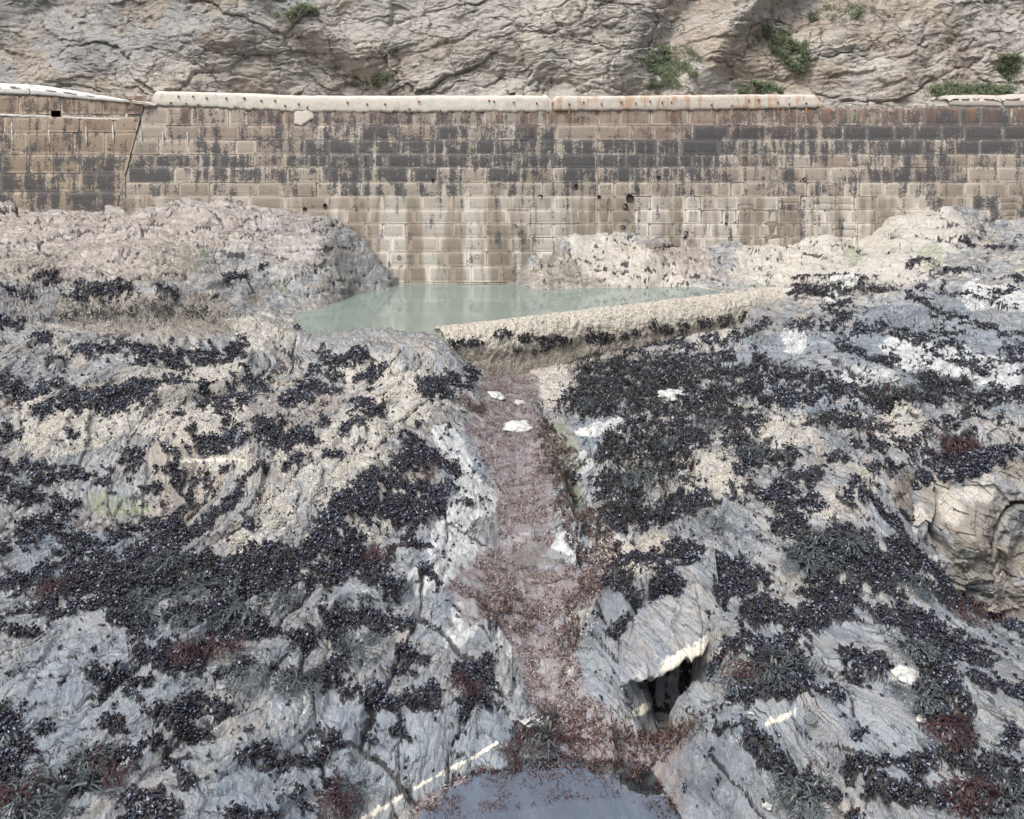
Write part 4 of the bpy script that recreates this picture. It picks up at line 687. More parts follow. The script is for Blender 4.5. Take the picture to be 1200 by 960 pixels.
plants = [  # photo centre, half sizes, number of leaves, label
(787, 78, 34, 32, 3600, 8, "largest dark green shrub mat on the cliff, just right of centre above the wall"), (925, 42, 26, 20, 2600, -12, "upper bright green plant mat on the pale cliff ridge at right"), (935, 72, 20, 18, 2000, -5, "lower green plant mat under the ridge of the cliff at right"),
(1110, 112, 60, 12, 3200, 0, "low long grassy green mound resting behind the wall top at right"), (1197, 75, 12, 24, 1200, 0, "green shrub cut by the right edge of the picture on the cliff"), (345, 10, 26, 12, 1200, 20, "small green plants at the top edge of the cliff left of centre"),
(440, 92, 14, 9, 500, 12, "tiny green tuft on the pale cliff above the white coping left of centre"), (1000, 10, 34, 12, 1100, 0, "thin green growth at the top edge of the cliff at right"), (897, 104, 26, 10, 1100, 0, "green tuft low on the cliff just above the rusty coping")]
for (x, y, hx, hy, n, sl_, lb) in plants:
    n = int(n * 1.5); rr = np.sqrt(RNG.random(n)); th = RNG.random(n) * 2 * np.pi; ax = x + hx * rr * np.cos(th) + sl_ * rr * np.sin(th) * -1; ay = y + hy * rr * np.sin(th)
    wx = (ax - CX) * 31.6 / F; wz = HC - (ay - YH) * 31.6 / F; keep = fbm(wx * 2.2, wz * 2.2, o=5, seed=int(x), g=.7) + .25 * (1 - rr * 1.6) > (.0 if y != 112 else -.4); wx, wz = wx[keep], wz[keep]
    Pp = np.array([cliff_at(a, b) for a, b in zip(wx, wz)]) ; Pp[:, 1] -= RNG.random(len(Pp)) * (.22 if y != 112 else .35)
    if y == 112: Pp[:, 1] -= 1.2
    Nn = np.tile(np.array([0, -.75, .66]), (len(Pp), 1)); sh = RNG.random((len(Pp), 1)); colr = np.array([[.05, .075, .038]]) * (1 - sh) + np.array([[.13, .155, .085]]) * sh
    Vb, Qb, Cb = blades(Pp, Nn, RNG.uniform(.07, .20, len(Pp)), RNG.uniform(.015, .04, len(Pp)), colr, 2, .7); tag(mesh_np("cliff_plant", Vb, Qb, M_LEAF, attrs={"col": Cb}), lb, "plant", "plants growing on the cliff")
# ------------------------------------------------------------------ weir holding the pool
wp = [(499,383),(520,379.5),(560,376),(600,371.5),(650,365),(700,359.5),(750,354),(800,348),(850,342.5),(900,336.5),(926,333.5)]
path = []
pts = [Vector(unproj(x, y, .16)) for x, y in wp]; fine = []
for a, b in zip(pts[:-1], pts[1:]):
    for k in range(12): fine.append(a.lerp(b, k / 12))
fine.append(pts[-1]); dirv = (pts[-1] - pts[0]).normalized(); nb = Vector((dirv.y, -dirv.x, 0))      # towards the viewer
if nb.y > 0: nb = -nb
rings = []
for k, c in enumerate(fine):
    e = min(1, (k + .3) / 9, (len(fine) - k) / 6); e = math.sqrt(1 - (1 - e) ** 2); wd = .78 * (.5 + .5 * e); ring = []
    for (u, v) in [(0, -1.3), (0, -.6), (0, -.15), (.05, -.03), (.14, 0), (.35, .015), (.52, .0), (.66, -.03), (.78, -.08), (.88, -.15), (.96, -.24), (1.0, -.34), (1.02, -.44), (1.03, -.54), (1.02, -.66), (1.05, -.8), (1.08, -1.0), (1.1, -1.35)]:
        w_ = c + nb * (wd * u) + dirv * ((1 - e) * (.35 if k < 20 else -.35)); ring.append((w_.x, w_.y, c.z + v - (1 - e) * .10))
    rings.append(ring)
WR = np.array(rings)
# finer rings by interpolation across the profile
tt = np.linspace(0, WR.shape[1] - 1, 70); lo_ = np.minimum(tt.astype(int), WR.shape[1] - 2); ff = (tt - lo_)[None, :, None]; WR = WR[:, lo_] * (1 - ff) + WR[:, lo_ + 1] * ff
ss = np.linspace(0, len(WR) - 1, 420); lo_ = np.minimum(ss.astype(int), len(WR) - 2); ff = (ss - lo_)[:, None, None]; WR = WR[lo_] * (1 - ff) + WR[lo_ + 1] * ff
WR[0] = (WR[0] + (WR[1].mean(0) - WR[0]) * np.array([.8, .8, 0])); WR[-1] = (WR[-1] + (WR[-2].mean(0) - WR[-1]) * np.array([.8, .8, 0]))
f = WR.reshape(-1, 3); d1 = fbm(f[:, 0] * 1.6, f[:, 1] * 1.6, f[:, 2] * 1.6, o=3, seed=301); d2 = fbm(f[:, 0] * 11, f[:, 1] * 11, f[:, 2] * 11, o=4, seed=303, g=.65); f = f + np.array(nb)[None] * (.07 * d1 + .055 * d2)[:, None]; f[:, 2] += .035 * d1 + .04 * d2
n_, m_ = WR.shape[:2]; i = np.arange(n_ * m_).reshape(n_, m_); q = np.stack([i[:-1, :-1], i[1:, :-1], i[1:, 1:], i[:-1, 1:]], -1).reshape(-1, 4)
weir = mesh_np("weir", f, q, M_WEIR); tag(weir, "low rounded barnacle-crusted concrete weir damming the near side of the pool", "weir")
WRf = f.reshape(n_, m_, 3)
# ------------------------------------------------------------------ mussels
def mussel_template(seg=6, rings=4):
    L = []; nr = rings
    for k in range(nr + 1):
        t_ = k / nr; x = t_; w = .29 * math.sin(math.pi * min(1, t_ ** .62)) ** .8 if 0 < t_ < 1 else 0; h = .235 * math.sin(math.pi * min(1, t_ ** .55)) ** .9 if 0 < t_ < 1 else 0
        if k in (0, nr): L.append([(x - .5, .06 * (1 if k == 0 else 0), 0)])
        else: L.append([(x - .5, w * math.cos(2 * math.pi * i / seg) + .05 * (1 - t_), h * math.sin(2 * math.pi * i / seg)) for i in range(seg)])
    V_ = [p for r in L for p in r]; Tq = []; Tt = []
    for i in range(seg): Tt.append((0, 1 + (i + 1) % seg, 1 + i))
    for k in range(nr - 2):
        for i in range(seg): a = 1 + k * seg; Tq.append((a + i, a + (i + 1) % seg, a + seg + (i + 1) % seg, a + seg + i))
    a = 1 + (nr - 2) * seg
    for i in range(seg): Tt.append((a + i, a + (i + 1) % seg, a + seg))
    return np.array(V_), np.array(Tq), np.array(Tt)
def frames(N, rng, lean):
    n = len(N); r = rng.normal(size=(n, 3)); d = r - (r * N).sum(1, keepdims=True) * N; d /= np.linalg.norm(d, axis=1, keepdims=True); a = rng.uniform(lean[0], lean[1], n)[:, None]
    ax = d * np.cos(a) + N * np.sin(a); r2 = rng.normal(size=(n, 3)); y_ = np.cross(ax, r2); y_ /= np.linalg.norm(y_, axis=1, keepdims=True); return ax, y_, np.cross(ax, y_)
def sample(weight, n, rng=RNG):
    p = weight.ravel(); p = p / p.sum(); c = np.cumsum(p); k = np.searchsorted(c, rng.random(n)); k = np.clip(k, 0, len(p) - 1); r_, c_ = np.divmod(k, NU); r_ = np.minimum(r_, NR - 2); c_ = np.minimum(c_, NU - 2)
    a = rng.random(n)[:, None]; b = rng.random(n)[:, None]; P = (VG[r_, c_] * (1 - a) + VG[r_, c_ + 1] * a) * (1 - b) + (VG[r_ + 1, c_] * (1 - a) + VG[r_ + 1, c_ + 1] * a) * b
    return P, NRM[r_, c_], r_, c_
inview = ((pxf > -70) & (pxf < 1270) & (pyf < 1010)).reshape(NR, NU)
DG = Y2.reshape(NR, NU); PXL = pxf.reshape(NR, NU); PYL = pyf.reshape(NR, NU); musG = mus.reshape(NR, NU); weedG = weed.reshape(NR, NU); pinkG = (pink * chan ** .5).reshape(NR, NU)
lod = np.clip((9.0 / DG) ** 1.15, .25, 1.3)
speck = (sst(.52, .62, fbm(X * 9, Y * 7, o=3, seed=441)) * (1 - chan) * (Y < 16.5) * (Z0 > -1.6)).reshape(NR, NU) * .55
wgt = AREA * np.maximum(sst(.28, .6, musG), speck) * inview * lod * (1 - .45 * weedG * (pxf > 660).reshape(NR, NU))
NM = int(min(95000, wgt.sum() * 1500)); print("mussels", NM, "area", (AREA * (musG > .5) * inview).sum())
P, N, r_, c_ = sample(wgt, NM); D_ = P[:, 1]
size = RNG.uniform(.026, .052, NM) * (1 + .075 * np.clip(D_ - 9, 0, 9)); P = P + N * (RNG.random(NM) ** 1.5 * .045 + .004)[:, None]
ax, ay, az = frames(N, RNG, (-.25, 1.05)); TV, TQ, TT = mussel_template()
ppx_, ppy_ = px_of(P[:, 0], P[:, 1], P[:, 2]); order = np.argsort(P[:, 1]); vis = order[(ppx_[order] > 5) & (ppx_[order] < 1195) & (ppy_[order] < 955)]
facing = (N[:, 1] < .2) | (N[:, 2] > .5); vis = vis[facing[vis]]; hero = vis[:290]; rest = np.setdiff1d(np.arange(NM), hero)
def pack(idx):
    n = len(idx); s = size[idx][:, None, None]; V_ = P[idx][:, None] + s * (TV[None, :, 0:1] * ax[idx][:, None] + TV[None, :, 1:2] * ay[idx][:, None] + TV[None, :, 2:3] * az[idx][:, None]); m = len(TV); b = (np.arange(n) * m)
    return V_.reshape(-1, 3), (TQ[None] + b[:, None, None]).reshape(-1, 4), (TT[None] + b[:, None, None]).reshape(-1, 3)
pal = np.array([(.006, .007, .012), (.011, .013, .022), (.018, .021, .034), (.020, .009, .010), (.045, .055, .085), (.13, .155, .21), (.26, .28, .32)]); pk = RNG.choice(len(pal), NM, p=[.23, .23, .18, .11, .15, .075, .025])  # the paler bluish entries put a sky sheen into the shell colour
Vm, Qm, Tm = pack(rest); colm = np.repeat(pal[pk[rest]], len(TV), axis=0)
um = np.tile((TV[:, 0] > .2) * 0 + (TV[:, 0] < -.25) * 1.0, len(rest))[:, None]; colm = colm * (1 + um * 1.2)
tag(mesh_np("mussel_bed", Vm, Qm, M_MUSSELS, tris=Tm, attrs={"col": colm}), kind='stuff')
TV2, TQ2, TT2 = mussel_template(12, 9); hm = []
for v in range(5):
    vv = TV2.copy(); vv[:, 1] *= random.uniform(.85, 1.1); vv[:, 2] *= random.uniform(.8, 1.1); vv[:, 1] += .08 * (vv[:, 0] ** 2) * random.uniform(-1, 1)
    o = mesh_np("mussel", vv, TQ2, M_MUSSEL, tris=TT2); hm.append(o.data); bpy.data.objects.remove(o)
lab_m = {True: "small glossy blue-black mussel packed in the beds at the very bottom, left of the channel", False: "small glossy blue-black mussel packed in the beds at the very bottom, right of the channel"}
for k, i in enumerate(hero):
    o = bpy.data.objects.new("mussel", hm[k % 5]); COL.objects.link(o); s = float(size[i]) * 1.08; Mx = Matrix.Identity(4)
    for r in range(3): Mx[r][0], Mx[r][1], Mx[r][2], Mx[r][3] = ax[i][r] * s, ay[i][r] * s, az[i][r] * s, P[i][r]
    o.matrix_world = Mx; lf = bool(P[i][0] < .4); tag(o, lab_m[lf], "mussel", "nearest mussels left of the channel" if lf else "nearest mussels right of the channel")
# mussels hanging along the front of the weir: separate clumps
for k, (x, y, w, h) in enumerate([(530,403,9,5),(552,401,15,5),(588,391,11,6),(618,396,13,5),(650,399,20,7),(606,409,5,4),(638,408,7,4),(624,413,4,3),(702,396,18,7),(733,394,5,4),(744,390,6,5),(765,382,5,8),(781,386,9,6),(800,384,8,8),(826,378,10,7),(850,376,10,8),(876,372,12,8),(902,368,12,8),(690,384,3,3)]):
    # pierce the weir mesh: nearest vertex in direction
    wx_, wy_ = px_of(WRf[..., 0], WRf[..., 1], WRf[..., 2]); cnt = int(w * h * 1.3); cand = np.argwhere((np.abs(wx_ - x) < w) & (np.abs(wy_ - y) < h) & (((wx_ - x) / w) ** 2 + ((wy_ - y) / h) ** 2 < 1))
    if not len(cand): continue
    sel = cand[RNG.integers(0, len(cand), cnt)]; Pw = WRf[sel[:, 0], sel[:, 1]] + RNG.normal(size=(cnt, 3)) * .02; Nw = np.tile(np.array([nb.x, nb.y, .2]), (cnt, 1)); Nw /= np.linalg.norm(Nw, axis=1, keepdims=True); Pw += Nw * RNG.uniform(.0, .05, (cnt, 1))
    a_, b_, c2 = frames(Nw, RNG, (-.2, 1.2)); s = RNG.uniform(.05, .085, cnt)[:, None, None]; Vw = (Pw[:, None] + s * (TV[None, :, 0:1] * a_[:, None] + TV[None, :, 1:2] * b_[:, None] + TV[None, :, 2:3] * c2[:, None])).reshape(-1, 3); b0 = np.arange(cnt) * len(TV)
    pc = np.repeat(pal[RNG.choice(6, cnt, p=[.3, .3, .15, .2, .04, .01])], len(TV), axis=0)
    place = "left end" if x < 600 else ("left half" if x < 700 else ("right half" if x < 820 else "right end"))
    tag(mesh_np("mussel_clump", Vw, (TQ[None] + b0[:, None, None]).reshape(-1, 4), M_MUSSELS, tris=(TT[None] + b0[:, None, None]).reshape(-1, 3), attrs={"col": pc}), f"dark mussel clump hanging on the front of the weir near its {place}", "mussel clump", f"mussel clumps on the {place} of the weir")
# barnacles: little open cones crusting the paler rock
nbk = fbm(X * 4, Y * 3, o=4, seed=451, g=.65); bw = AREA * (np.clip(barn * 1.4 - .15, 0, 1) * sst(-.15, .45, nbk) * (1 - chan)).reshape(NR, NU) * (1 - musG) * inview * np.clip((10 / DG) ** 1.2, .2, 1.4) * (DG < 19); nK = 34000; P7, N7, a_, b_ = sample(bw, nK)
a7, b7, c7 = frames(N7, RNG, (0, .01)); r7 = RNG.uniform(.005, .013, nK) * (1 + .05 * np.clip(P7[:, 1] - 8, 0, 9)); ang = np.arange(6) * np.pi / 3; rings_ = []
u7 = a7; v7 = np.cross(N7, u7); v7 /= np.linalg.norm(v7, axis=1, keepdims=True) + 1e-9
for rad, hh_ in ((1.0, -.15), (.55, .75), (.32, .70), (.25, .25)):
    for g_ in ang: rings_.append(P7 + (u7 * math.cos(g_) + v7 * math.sin(g_)) * (r7 * rad)[:, None] + N7 * (r7 * hh_)[:, None])
V7 = np.stack(rings_, 1).reshape(-1, 3); tq = np.array([(k * 6 + j, k * 6 + (j + 1) % 6, (k + 1) * 6 + (j + 1) % 6, (k + 1) * 6 + j) for k in range(3) for j in range(6)]); Q7 = (tq[None] + (np.arange(nK) * 24)[:, None, None]).reshape(-1, 4)
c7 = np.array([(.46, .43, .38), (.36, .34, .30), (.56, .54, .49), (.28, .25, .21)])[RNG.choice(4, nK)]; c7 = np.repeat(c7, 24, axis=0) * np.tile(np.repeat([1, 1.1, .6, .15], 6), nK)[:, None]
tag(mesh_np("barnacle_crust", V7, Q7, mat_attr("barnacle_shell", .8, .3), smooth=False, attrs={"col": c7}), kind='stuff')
# ------------------------------------------------------------------ wrack turf and red coralline alga (ground cover)
wv = AREA * sst(.3, .8, weedG) * inview * np.clip((9 / DG) ** .9, .3, 1.2); nW = int(min(60000, wv.sum() * 700)); P2, N2, a_, b_ = sample(wv, nW)
wc = np.array([(.018, .022, .024), (.03, .037, .04), (.045, .055, .058), (.035, .016, .015), (.022, .02, .012)])[RNG.choice(5, nW, p=[.3, .25, .2, .13, .12])]
sc = 1 + .06 * np.clip(P2[:, 1] - 9, 0, 9); Vb, Qb, Cb = blades(P2 + N2 * .01, N2, RNG.uniform(.05, .14, nW) * sc, RNG.uniform(.008, .016, nW) * sc, wc, 3, .9, np.array([[0, -.5, 0]]))
tag(mesh_np("wrack_turf", Vb, Qb, M_WEED, attrs={"col": Cb}), kind='stuff')
pw = AREA * ((PXL > 500) & (PXL < 800) & (PYL > 872) & (PYL < 985)) * inview * (Z < -1.76).reshape(NR, NU) * sst(-.1, .25, fbm(X2 * 4.5, Y2 * 4.5, o=5, seed=411, g=.7)).reshape(NR, NU); nB = 15000; print('pool floor', np.percentile(Z[(pxf > 560) & (pxf < 780) & (pyf > 900) & (pyf < 955)], [5, 50, 95]), 'weed cells', (pw > 0).sum()); P5, N5, a_, b_ = sample(pw, nB); P5[:, 2] = np.maximum(P5[:, 2], -1.785 + .02 * RNG.random(nB)); dc = np.array([(.03, .018, .02), (.08, .04, .045), (.05, .045, .025), (.16, .10, .11)])[RNG.choice(4, nB)]
Vb, Qb, Cb = blades(P5, np.tile(np.array([0, 0, 1.]), (nB, 1)), RNG.uniform(.018, .05, nB), RNG.uniform(.004, .010, nB), dc, 3, .9); tag(mesh_np("pool_weed", Vb, Qb, M_WEED, attrs={"col": Cb}), kind='stuff')
rg = sst(.1, .5, look(G_R, pxf, pyf) + .7 * fbm(X * 5, Y * 5, o=3, seed=421)).reshape(NR, NU); rv = AREA * rg * inview; nR = 9000; P6, N6, a_, b_ = sample(rv, nR); rc = np.array([(.05, .02, .022), (.09, .05, .04), (.05, .045, .025), (.14, .09, .09), (.03, .02, .018)])[RNG.choice(5, nR)]
Vb, Qb, Cb = blades(P6, N6, RNG.uniform(.03, .10, nR), RNG.uniform(.006, .014, nR), rc, 3, .8); tag(mesh_np("red_weed", Vb, Qb, M_WEED, attrs={"col": Cb}), kind='stuff')
pv = AREA * sst(.25, .8, pinkG) * inview * np.clip((9 / DG) ** .8, .3, 1.2); nP = int(min(70000, pv.sum() * 5200)); P3, N3, a_, b_ = sample(pv, nP)
cl = fbm(P3[:, 0] * 3, P3[:, 1] * 3, o=3, seed=401); pc = np.array([(.12, .088, .094), (.22, .175, .185), (.36, .32, .33), (.05, .028, .03), (.19, .16, .11)])[RNG.choice(5, nP, p=[.32, .26, .12, .2, .10])] * (1 + .35 * np.clip(cl, -1, 1))[:, None]
kp = (P3[:, 2] > -1.77) & (cl + .5 * fbm(P3[:, 0] * 9, P3[:, 1] * 9, o=2, seed=403) > -.02); P3, N3, pc = P3[kp], N3[kp], pc[kp]; nP = len(P3)
Vb, Qb, Cb = blades(P3, N3, RNG.uniform(.015, .045, nP) * 1.1, RNG.uniform(.006, .013, nP), pc, 2, .6); tag(mesh_np("coralline_turf", Vb, Qb, M_ALGA, attrs={"col": Cb}), kind='stuff')
# ------------------------------------------------------------------ wrack plants, each one a thing
def frond(P_, Q_, C_, p, d, up, L, w, depth, col, rng):
    """one forked strap frond, drooping"""
    side = d.cross(up).normalized(); n = 5; base = len(P_); pos = p.copy(); dd = d.copy()
    for k in range(n + 1):
        f = k / n; ww = w * (.75 + .35 * f) * (1 if depth or k < n else .35); P_.append(pos - side * ww); P_.append(pos + side * ww); C_.extend([col, col])
        pos = pos + dd * (L / n); dd = (dd + Vector((0, 0, -.16)) + side * rng.uniform(-.10, .10)).normalized()
        if pos.z < .012: pos.z = .012 + rng.random() * .012; dd.z = max(dd.z, 0); dd.normalize()
    for k in range(n): a = base + 2 * k; Q_.append((a, a + 1, a + 3, a + 2))
    if depth > 0:
        for s in (-1, 1):
            nd = (dd + side * s * rng.uniform(.3, .55)).normalized(); frond(P_, Q_, C_, pos - side * -s * w * .4, nd, up, L * rng.uniform(.6, .85), w * .86, depth - 1, col, rng)
def make_wrack(seed, n=22, L=.12, w=.006, arc=2 * math.pi, dark=(.022, .024, .026), lite=(.10, .125, .135)):
    rng = random.Random(seed); P_, Q_, C_ = [], [], []
    for k in range(n):
        a = rng.uniform(-arc / 2, arc / 2) - math.pi / 2; el = rng.uniform(.1, 1.1); d = Vector((math.cos(a) * math.cos(el), math.sin(a) * math.cos(el), math.sin(el))); t_ = rng.random() ** 1.5; c = tuple(dark[i] * (1 - t_) + lite[i] * t_ for i in range(3))
        frond(P_, Q_, C_, Vector((rng.uniform(-.05, .05), rng.uniform(-.05, .05), .02)), d, Vector((0, 0, 1)), L * rng.uniform(.7, 1.25), w, 3, c, rng)
    return mesh_np("wrack_plant", np.array([tuple(v) for v in P_]), Q_, M_WEED, attrs={"col": np.array(C_)}).data
WK = []
for k in range(5): WK.append(make_wrack(50 + k, 17, .085, .0075, 5.5))
for k in range(3): WK.append(make_wrack(60 + k, 17, .085, .0075, 5.5, (.03, .014, .016), (.06, .03, .03)))
for o in [o for o in COL.objects if o.name.startswith("wrack_plant")]: bpy.data.objects.remove(o)
WL = [(70,935,1.35,0,"largest fanned grey-green wrack plant, in the bottom left corner"),(28,945,1.0,1,"wrack plant cut by the left edge just beside the largest corner fan"),(130,898,1.0,5,"dark reddish wrack plant up and right of the corner fan"),(105,890,.8,2,"small dark wrack plant leaning over slate above the corner fan"),
(180,708,1.15,0,"pale-tipped wrack plant at the top of the left slate slab"),(205,725,.8,1,"drooping wrack plant on the edge of the left mussel mound"),(285,715,1.2,3,"long trailing pale wrack plant hanging in the dip left of the channel"),(260,760,1.0,5,"dark red wrack hanging under the left mussel mound"),
(215,760,.8,6,"reddish wrack plant low on the left mussel mound"),(350,800,1.0,4,"wrack plant hanging over the mauve hollow left of the channel"),(285,790,.9,2,"wrack plant fringing a mussel clump above the mauve hollow"),(420,758,1.0,0,"pale curved wrack plant at the right end of the left mounds"),(345,800,.7,1,"small wrack plant tucked beside the hollow's hanging plant"),
(20,935,.8,7,"dark wrack tuft at the lower left picture edge"),(410,925,.8,3,"wrack fan on blue slate left of the quartz vein"),(395,940,.9,6,"dark wrack tuft at the bottom edge left of the quartz vein"),(548,800,.7,5,"dark wrack sprig on the round mussel clump left of the channel"),
(640,862,1.25,4,"bushy wrack plant in the channel above the bottom pool"),(615,858,.9,6,"dark wrack plant at the channel edge by the pale stone"),(665,870,1.0,7,"red-brown wrack plant right side of the channel mouth"),(600,885,.6,5,"small wrack sprig at the upper end of the quartz vein"),
(955,645,1.2,0,"broad grey wrack fan over mussels right of centre"),(985,640,1.0,1,"second grey wrack fan lying over the mid right mussels"),(940,660,.9,3,"drooping wrack plant on the left flank of the mid right mussels"),(1070,690,.8,2,"grey wrack fan on mussels below the brown ledge"),(1130,718,1.1,6,"dark wrack plant trailing below the brown ledge"),(1150,712,1.0,7,"dark wrack plant trailing off the mussels towards the right edge"),
(880,785,1.1,5,"dark wrack plant draped over mussels right of the cave"),(905,790,1.0,4,"wrack plant draped over mussels uphill of the tan slab"),(860,800,1.0,1,"wrack plant hanging nearest the cave mouth"),(935,920,1.0,3,"wrack plant hanging below the lowest right mussel tongue"),(950,935,.9,0,"wrack plant at the bottom edge beside bare blue slate"),(1075,820,.9,2,"wrack tuft on mussels beside the tan folded slab"),(1105,850,1.0,6,"dark wrack among mussels below the tan folded slab"),
(1140,925,1.1,5,"dark wrack plant in the bottom right corner mussels"),(1175,940,1.0,4,"wrack plant cut by the bottom right corner"),(1065,760,.9,1,"wrack sprig on the mussel tongue above the tan folded slab"),(840,610,.9,2,"wrack plant among mussels right of the green channel edge"),(750,560,1.0,3,"wrack plant on the slope right of the pink channel"),(790,520,1.1,0,"grey wrack plant on the upper slope right of the channel"),(830,500,1.1,4,"wrack plant on the dark belt right of the upper channel"),
(870,530,1.1,1,"wrack plant near the long pale rock rib at right"),(690,470,.8,2,"wrack plant between the white rocks right of the weir's foot"),(60,690,.9,6,"dark wrack plant near the left edge at mid height"),(200,660,.9,3,"wrack plant in the dark belt below the small left pool"),(240,690,1.0,0,"grey wrack plant in the dark belt left of the cream slab"),(330,700,.9,2,"wrack plant under the foot of the cream slab"),(1120,520,1.0,5,"dark wrack plant on the mussel belt over the brown ledge"),(440,650,.8,6,"dark wrack plant by the left mussel cluster's foot")]
PXG = pxf.reshape(NR, NU); PYG = pyf.reshape(NR, NU)
def ground_at(x, y):
    d = (PXG - x) ** 2 + (PYG - y) ** 2; cand = np.argwhere(d < 9.0)
    if not len(cand): r, c = np.unravel_index(np.argmin(d), d.shape)
    else: r, c = cand[np.argmin(DG[cand[:, 0], cand[:, 1]])]          # the nearest surface along that sight line
    rs, re, cs, ce = max(0, r - 8), min(NR, r + 9), max(0, c - 8), min(NU, c + 9); n = NRM[rs:re, cs:ce].reshape(-1, 3).mean(0); return Vector(VG[r, c]), Vector(n).normalized()
for k, (x, y, s, v, lb) in enumerate(WL):
    p, n = ground_at(x, y); o = bpy.data.objects.new("wrack_plant", WK[v]); COL.objects.link(o); n = (n + Vector((0, -.15, .8))).normalized()
    zq = n.to_track_quat('Z', 'Y').to_matrix(); yv = Vector((0, 1, 0)); yv = (yv - n * yv.dot(n)).normalized(); xv = yv.cross(n); Mx = Matrix(((xv.x, yv.x, n.x), (xv.y, yv.y, n.y), (xv.z, yv.z, n.z))).to_4x4() @ Matrix.Rotation(random.uniform(-.6, .6), 4, 'Z')
    Mx = Matrix.Translation(p + n * .03) @ Mx @ Matrix.Scale(s * 1.0 * (1 + .03 * max(0, p.y - 9)), 4); o.matrix_world = Mx; tag(o, lb, "seaweed", "wrack plants on the rocks")
# ------------------------------------------------------------------ slab roofing the little cave
nu_, nv_ = 150, 110; uu, vv = np.meshgrid(np.linspace(0, 1, nu_), np.linspace(0, 1, nv_))
fx_ = np.interp(uu, [0, .25, .55, .8, 1], [1.05, 1.32, 1.62, 1.92, 2.18]); fy_ = np.interp(uu, [0, .25, .55, .8, 1], [8.62, 8.60, 8.72, 8.88, 9.15]) + .05 * fbm(uu * 6, uu * 0 + 3, o=3, seed=501)
tz_ = np.interp(uu, [0, .3, .6, 1], [-1.22, -1.16, -1.08, -.93]); ybk = 10.1
xx = fx_ + (vv) * (.12) ; yy = fy_ * (1 - vv) + ybk * vv; zt = tz_ + vv ** .7 * .46 + .03 * fbm(xx * 5, yy * 5, o=4, seed=503) + .5 * facets((xx + .3 * yy).ravel() * 4.5, (yy - .3 * xx).ravel() * 2.5, .09, 505, 1.4, .5)[0].reshape(xx.shape)
edge = np.minimum(np.minimum(uu, 1 - uu) * 8, vv * 7).clip(0, 1); th_ = .05 + .16 * np.sqrt(edge); zb = zt - th_ * (1 + .4 * fbm(xx * 6, yy * 6, o=3, seed=507)); zt = zt - .03 * (1 - edge) - .22 * (1 - np.minimum(1, (1 - vv) * 4)) - .12 * (1 - np.minimum(1, np.minimum(uu, 1 - uu) * 6)) * sst(.1, .4, vv)
top_ = np.stack([xx, yy, zt], -1).reshape(-1, 3); bot_ = np.stack([xx, yy + .06, zb], -1).reshape(-1, 3); i = np.arange(nu_ * nv_).reshape(nv_, nu_)
qt = np.stack([i[:-1, :-1], i[:-1, 1:], i[1:, 1:], i[1:, :-1]], -1).reshape(-1, 4); qb = qt[:, ::-1] + nu_ * nv_; rim = np.concatenate([i[0, :], i[1:, -1], i[-1, -2::-1], i[-2:0:-1, 0]]); r2 = np.roll(rim, -1); qr = np.stack([rim, rim + nu_ * nv_, r2 + nu_ * nv_, r2], 1)
vs_ = np.vstack([top_, bot_]); lipq = (sst(.10, .03, vv) * sst(.25, .5, uu)).ravel(); wq = np.stack([np.full(len(vs_), .22), np.zeros(len(vs_)), np.concatenate([0 * lipq, 0 * lipq + .3])], 1)
slab = mesh_np("rock_slab", vs_, np.vstack([qt, qb, qr]), M_ROCK, attrs={"wear": wq, "alga": np.stack([0 * wq[:, 0], 0 * wq[:, 0], np.concatenate([lipq, lipq * .6])], 1), "zone": np.tile((.6, 0, 0), (len(vs_), 1)), "flow": np.stack([vs_[:, 0] + .4 * vs_[:, 1] + vs_[:, 2], vs_[:, 1], vs_[:, 2]], 1)})
tag(slab, "cream-edged rock slab roofing the small dark cave at lower centre right", "rock slab")
# ------------------------------------------------------------------ the brown ledge: a hollowed rock face standing over the right-hand dip
nu_, nv_ = 330, 230; pxs = np.linspace(1036, 1330, nu_); vq = np.concatenate([np.linspace(-.35, 0, 40)[:-1], np.linspace(0, 1.06, nv_ - 39)]); PX_, VV_ = np.meshgrid(pxs, vq)
yt_ = np.interp(PX_, [1036, 1075, 1110, 1150, 1200, 1330], [588, 562, 548, 533, 524, 516]) + 3 * noise(PX_ * .06, PX_ * 0 + 2, seed=601); yb_ = np.interp(PX_, [1036, 1075, 1110, 1150, 1200, 1330], [594, 645, 694, 708, 704, 696]); sv = np.clip(VV_, 0, 2)
pyv = yt_ * (1 - sv) + yb_ * sv; Yd = 11.28 * (1 - sv) + 10.60 * sv; bl = np.sin(np.pi * np.clip(sv, 0, 1)); tl = sst(1036, 1075, PX_)
wx = (PX_ - CX) * Yd / F; wz = HC - (pyv - YH) * Yd / F; back_ = np.clip(-VV_, 0, 1)
def gs(cx_, cy_, rx, ry): return np.exp(-((PX_ - cx_) / rx) ** 2 - ((pyv - cy_) / ry) ** 2)
crx = 1088 + 4 * np.sin(pyv * .09); crk1 = np.exp(-((PX_ - crx) / (1.8 + 4.5 * np.exp(-((pyv - 632) / 16) ** 2))) ** 2) * sst(566, 580, pyv) * sst(656, 642, pyv)
arc = np.abs(np.hypot((PX_ - 1192) / 1.0, (pyv - 636) / 1.35) - 38); crk2 = np.exp(-(arc / 3.0) ** 2) * (PX_ < 1196) * (pyv < 650); arc2 = np.abs(np.hypot((PX_ - 1128) / 1.1, (pyv - 640) / 1.0) - 40); crk3 = np.exp(-(arc2 / 2.0) ** 2) * (pyv > 655)
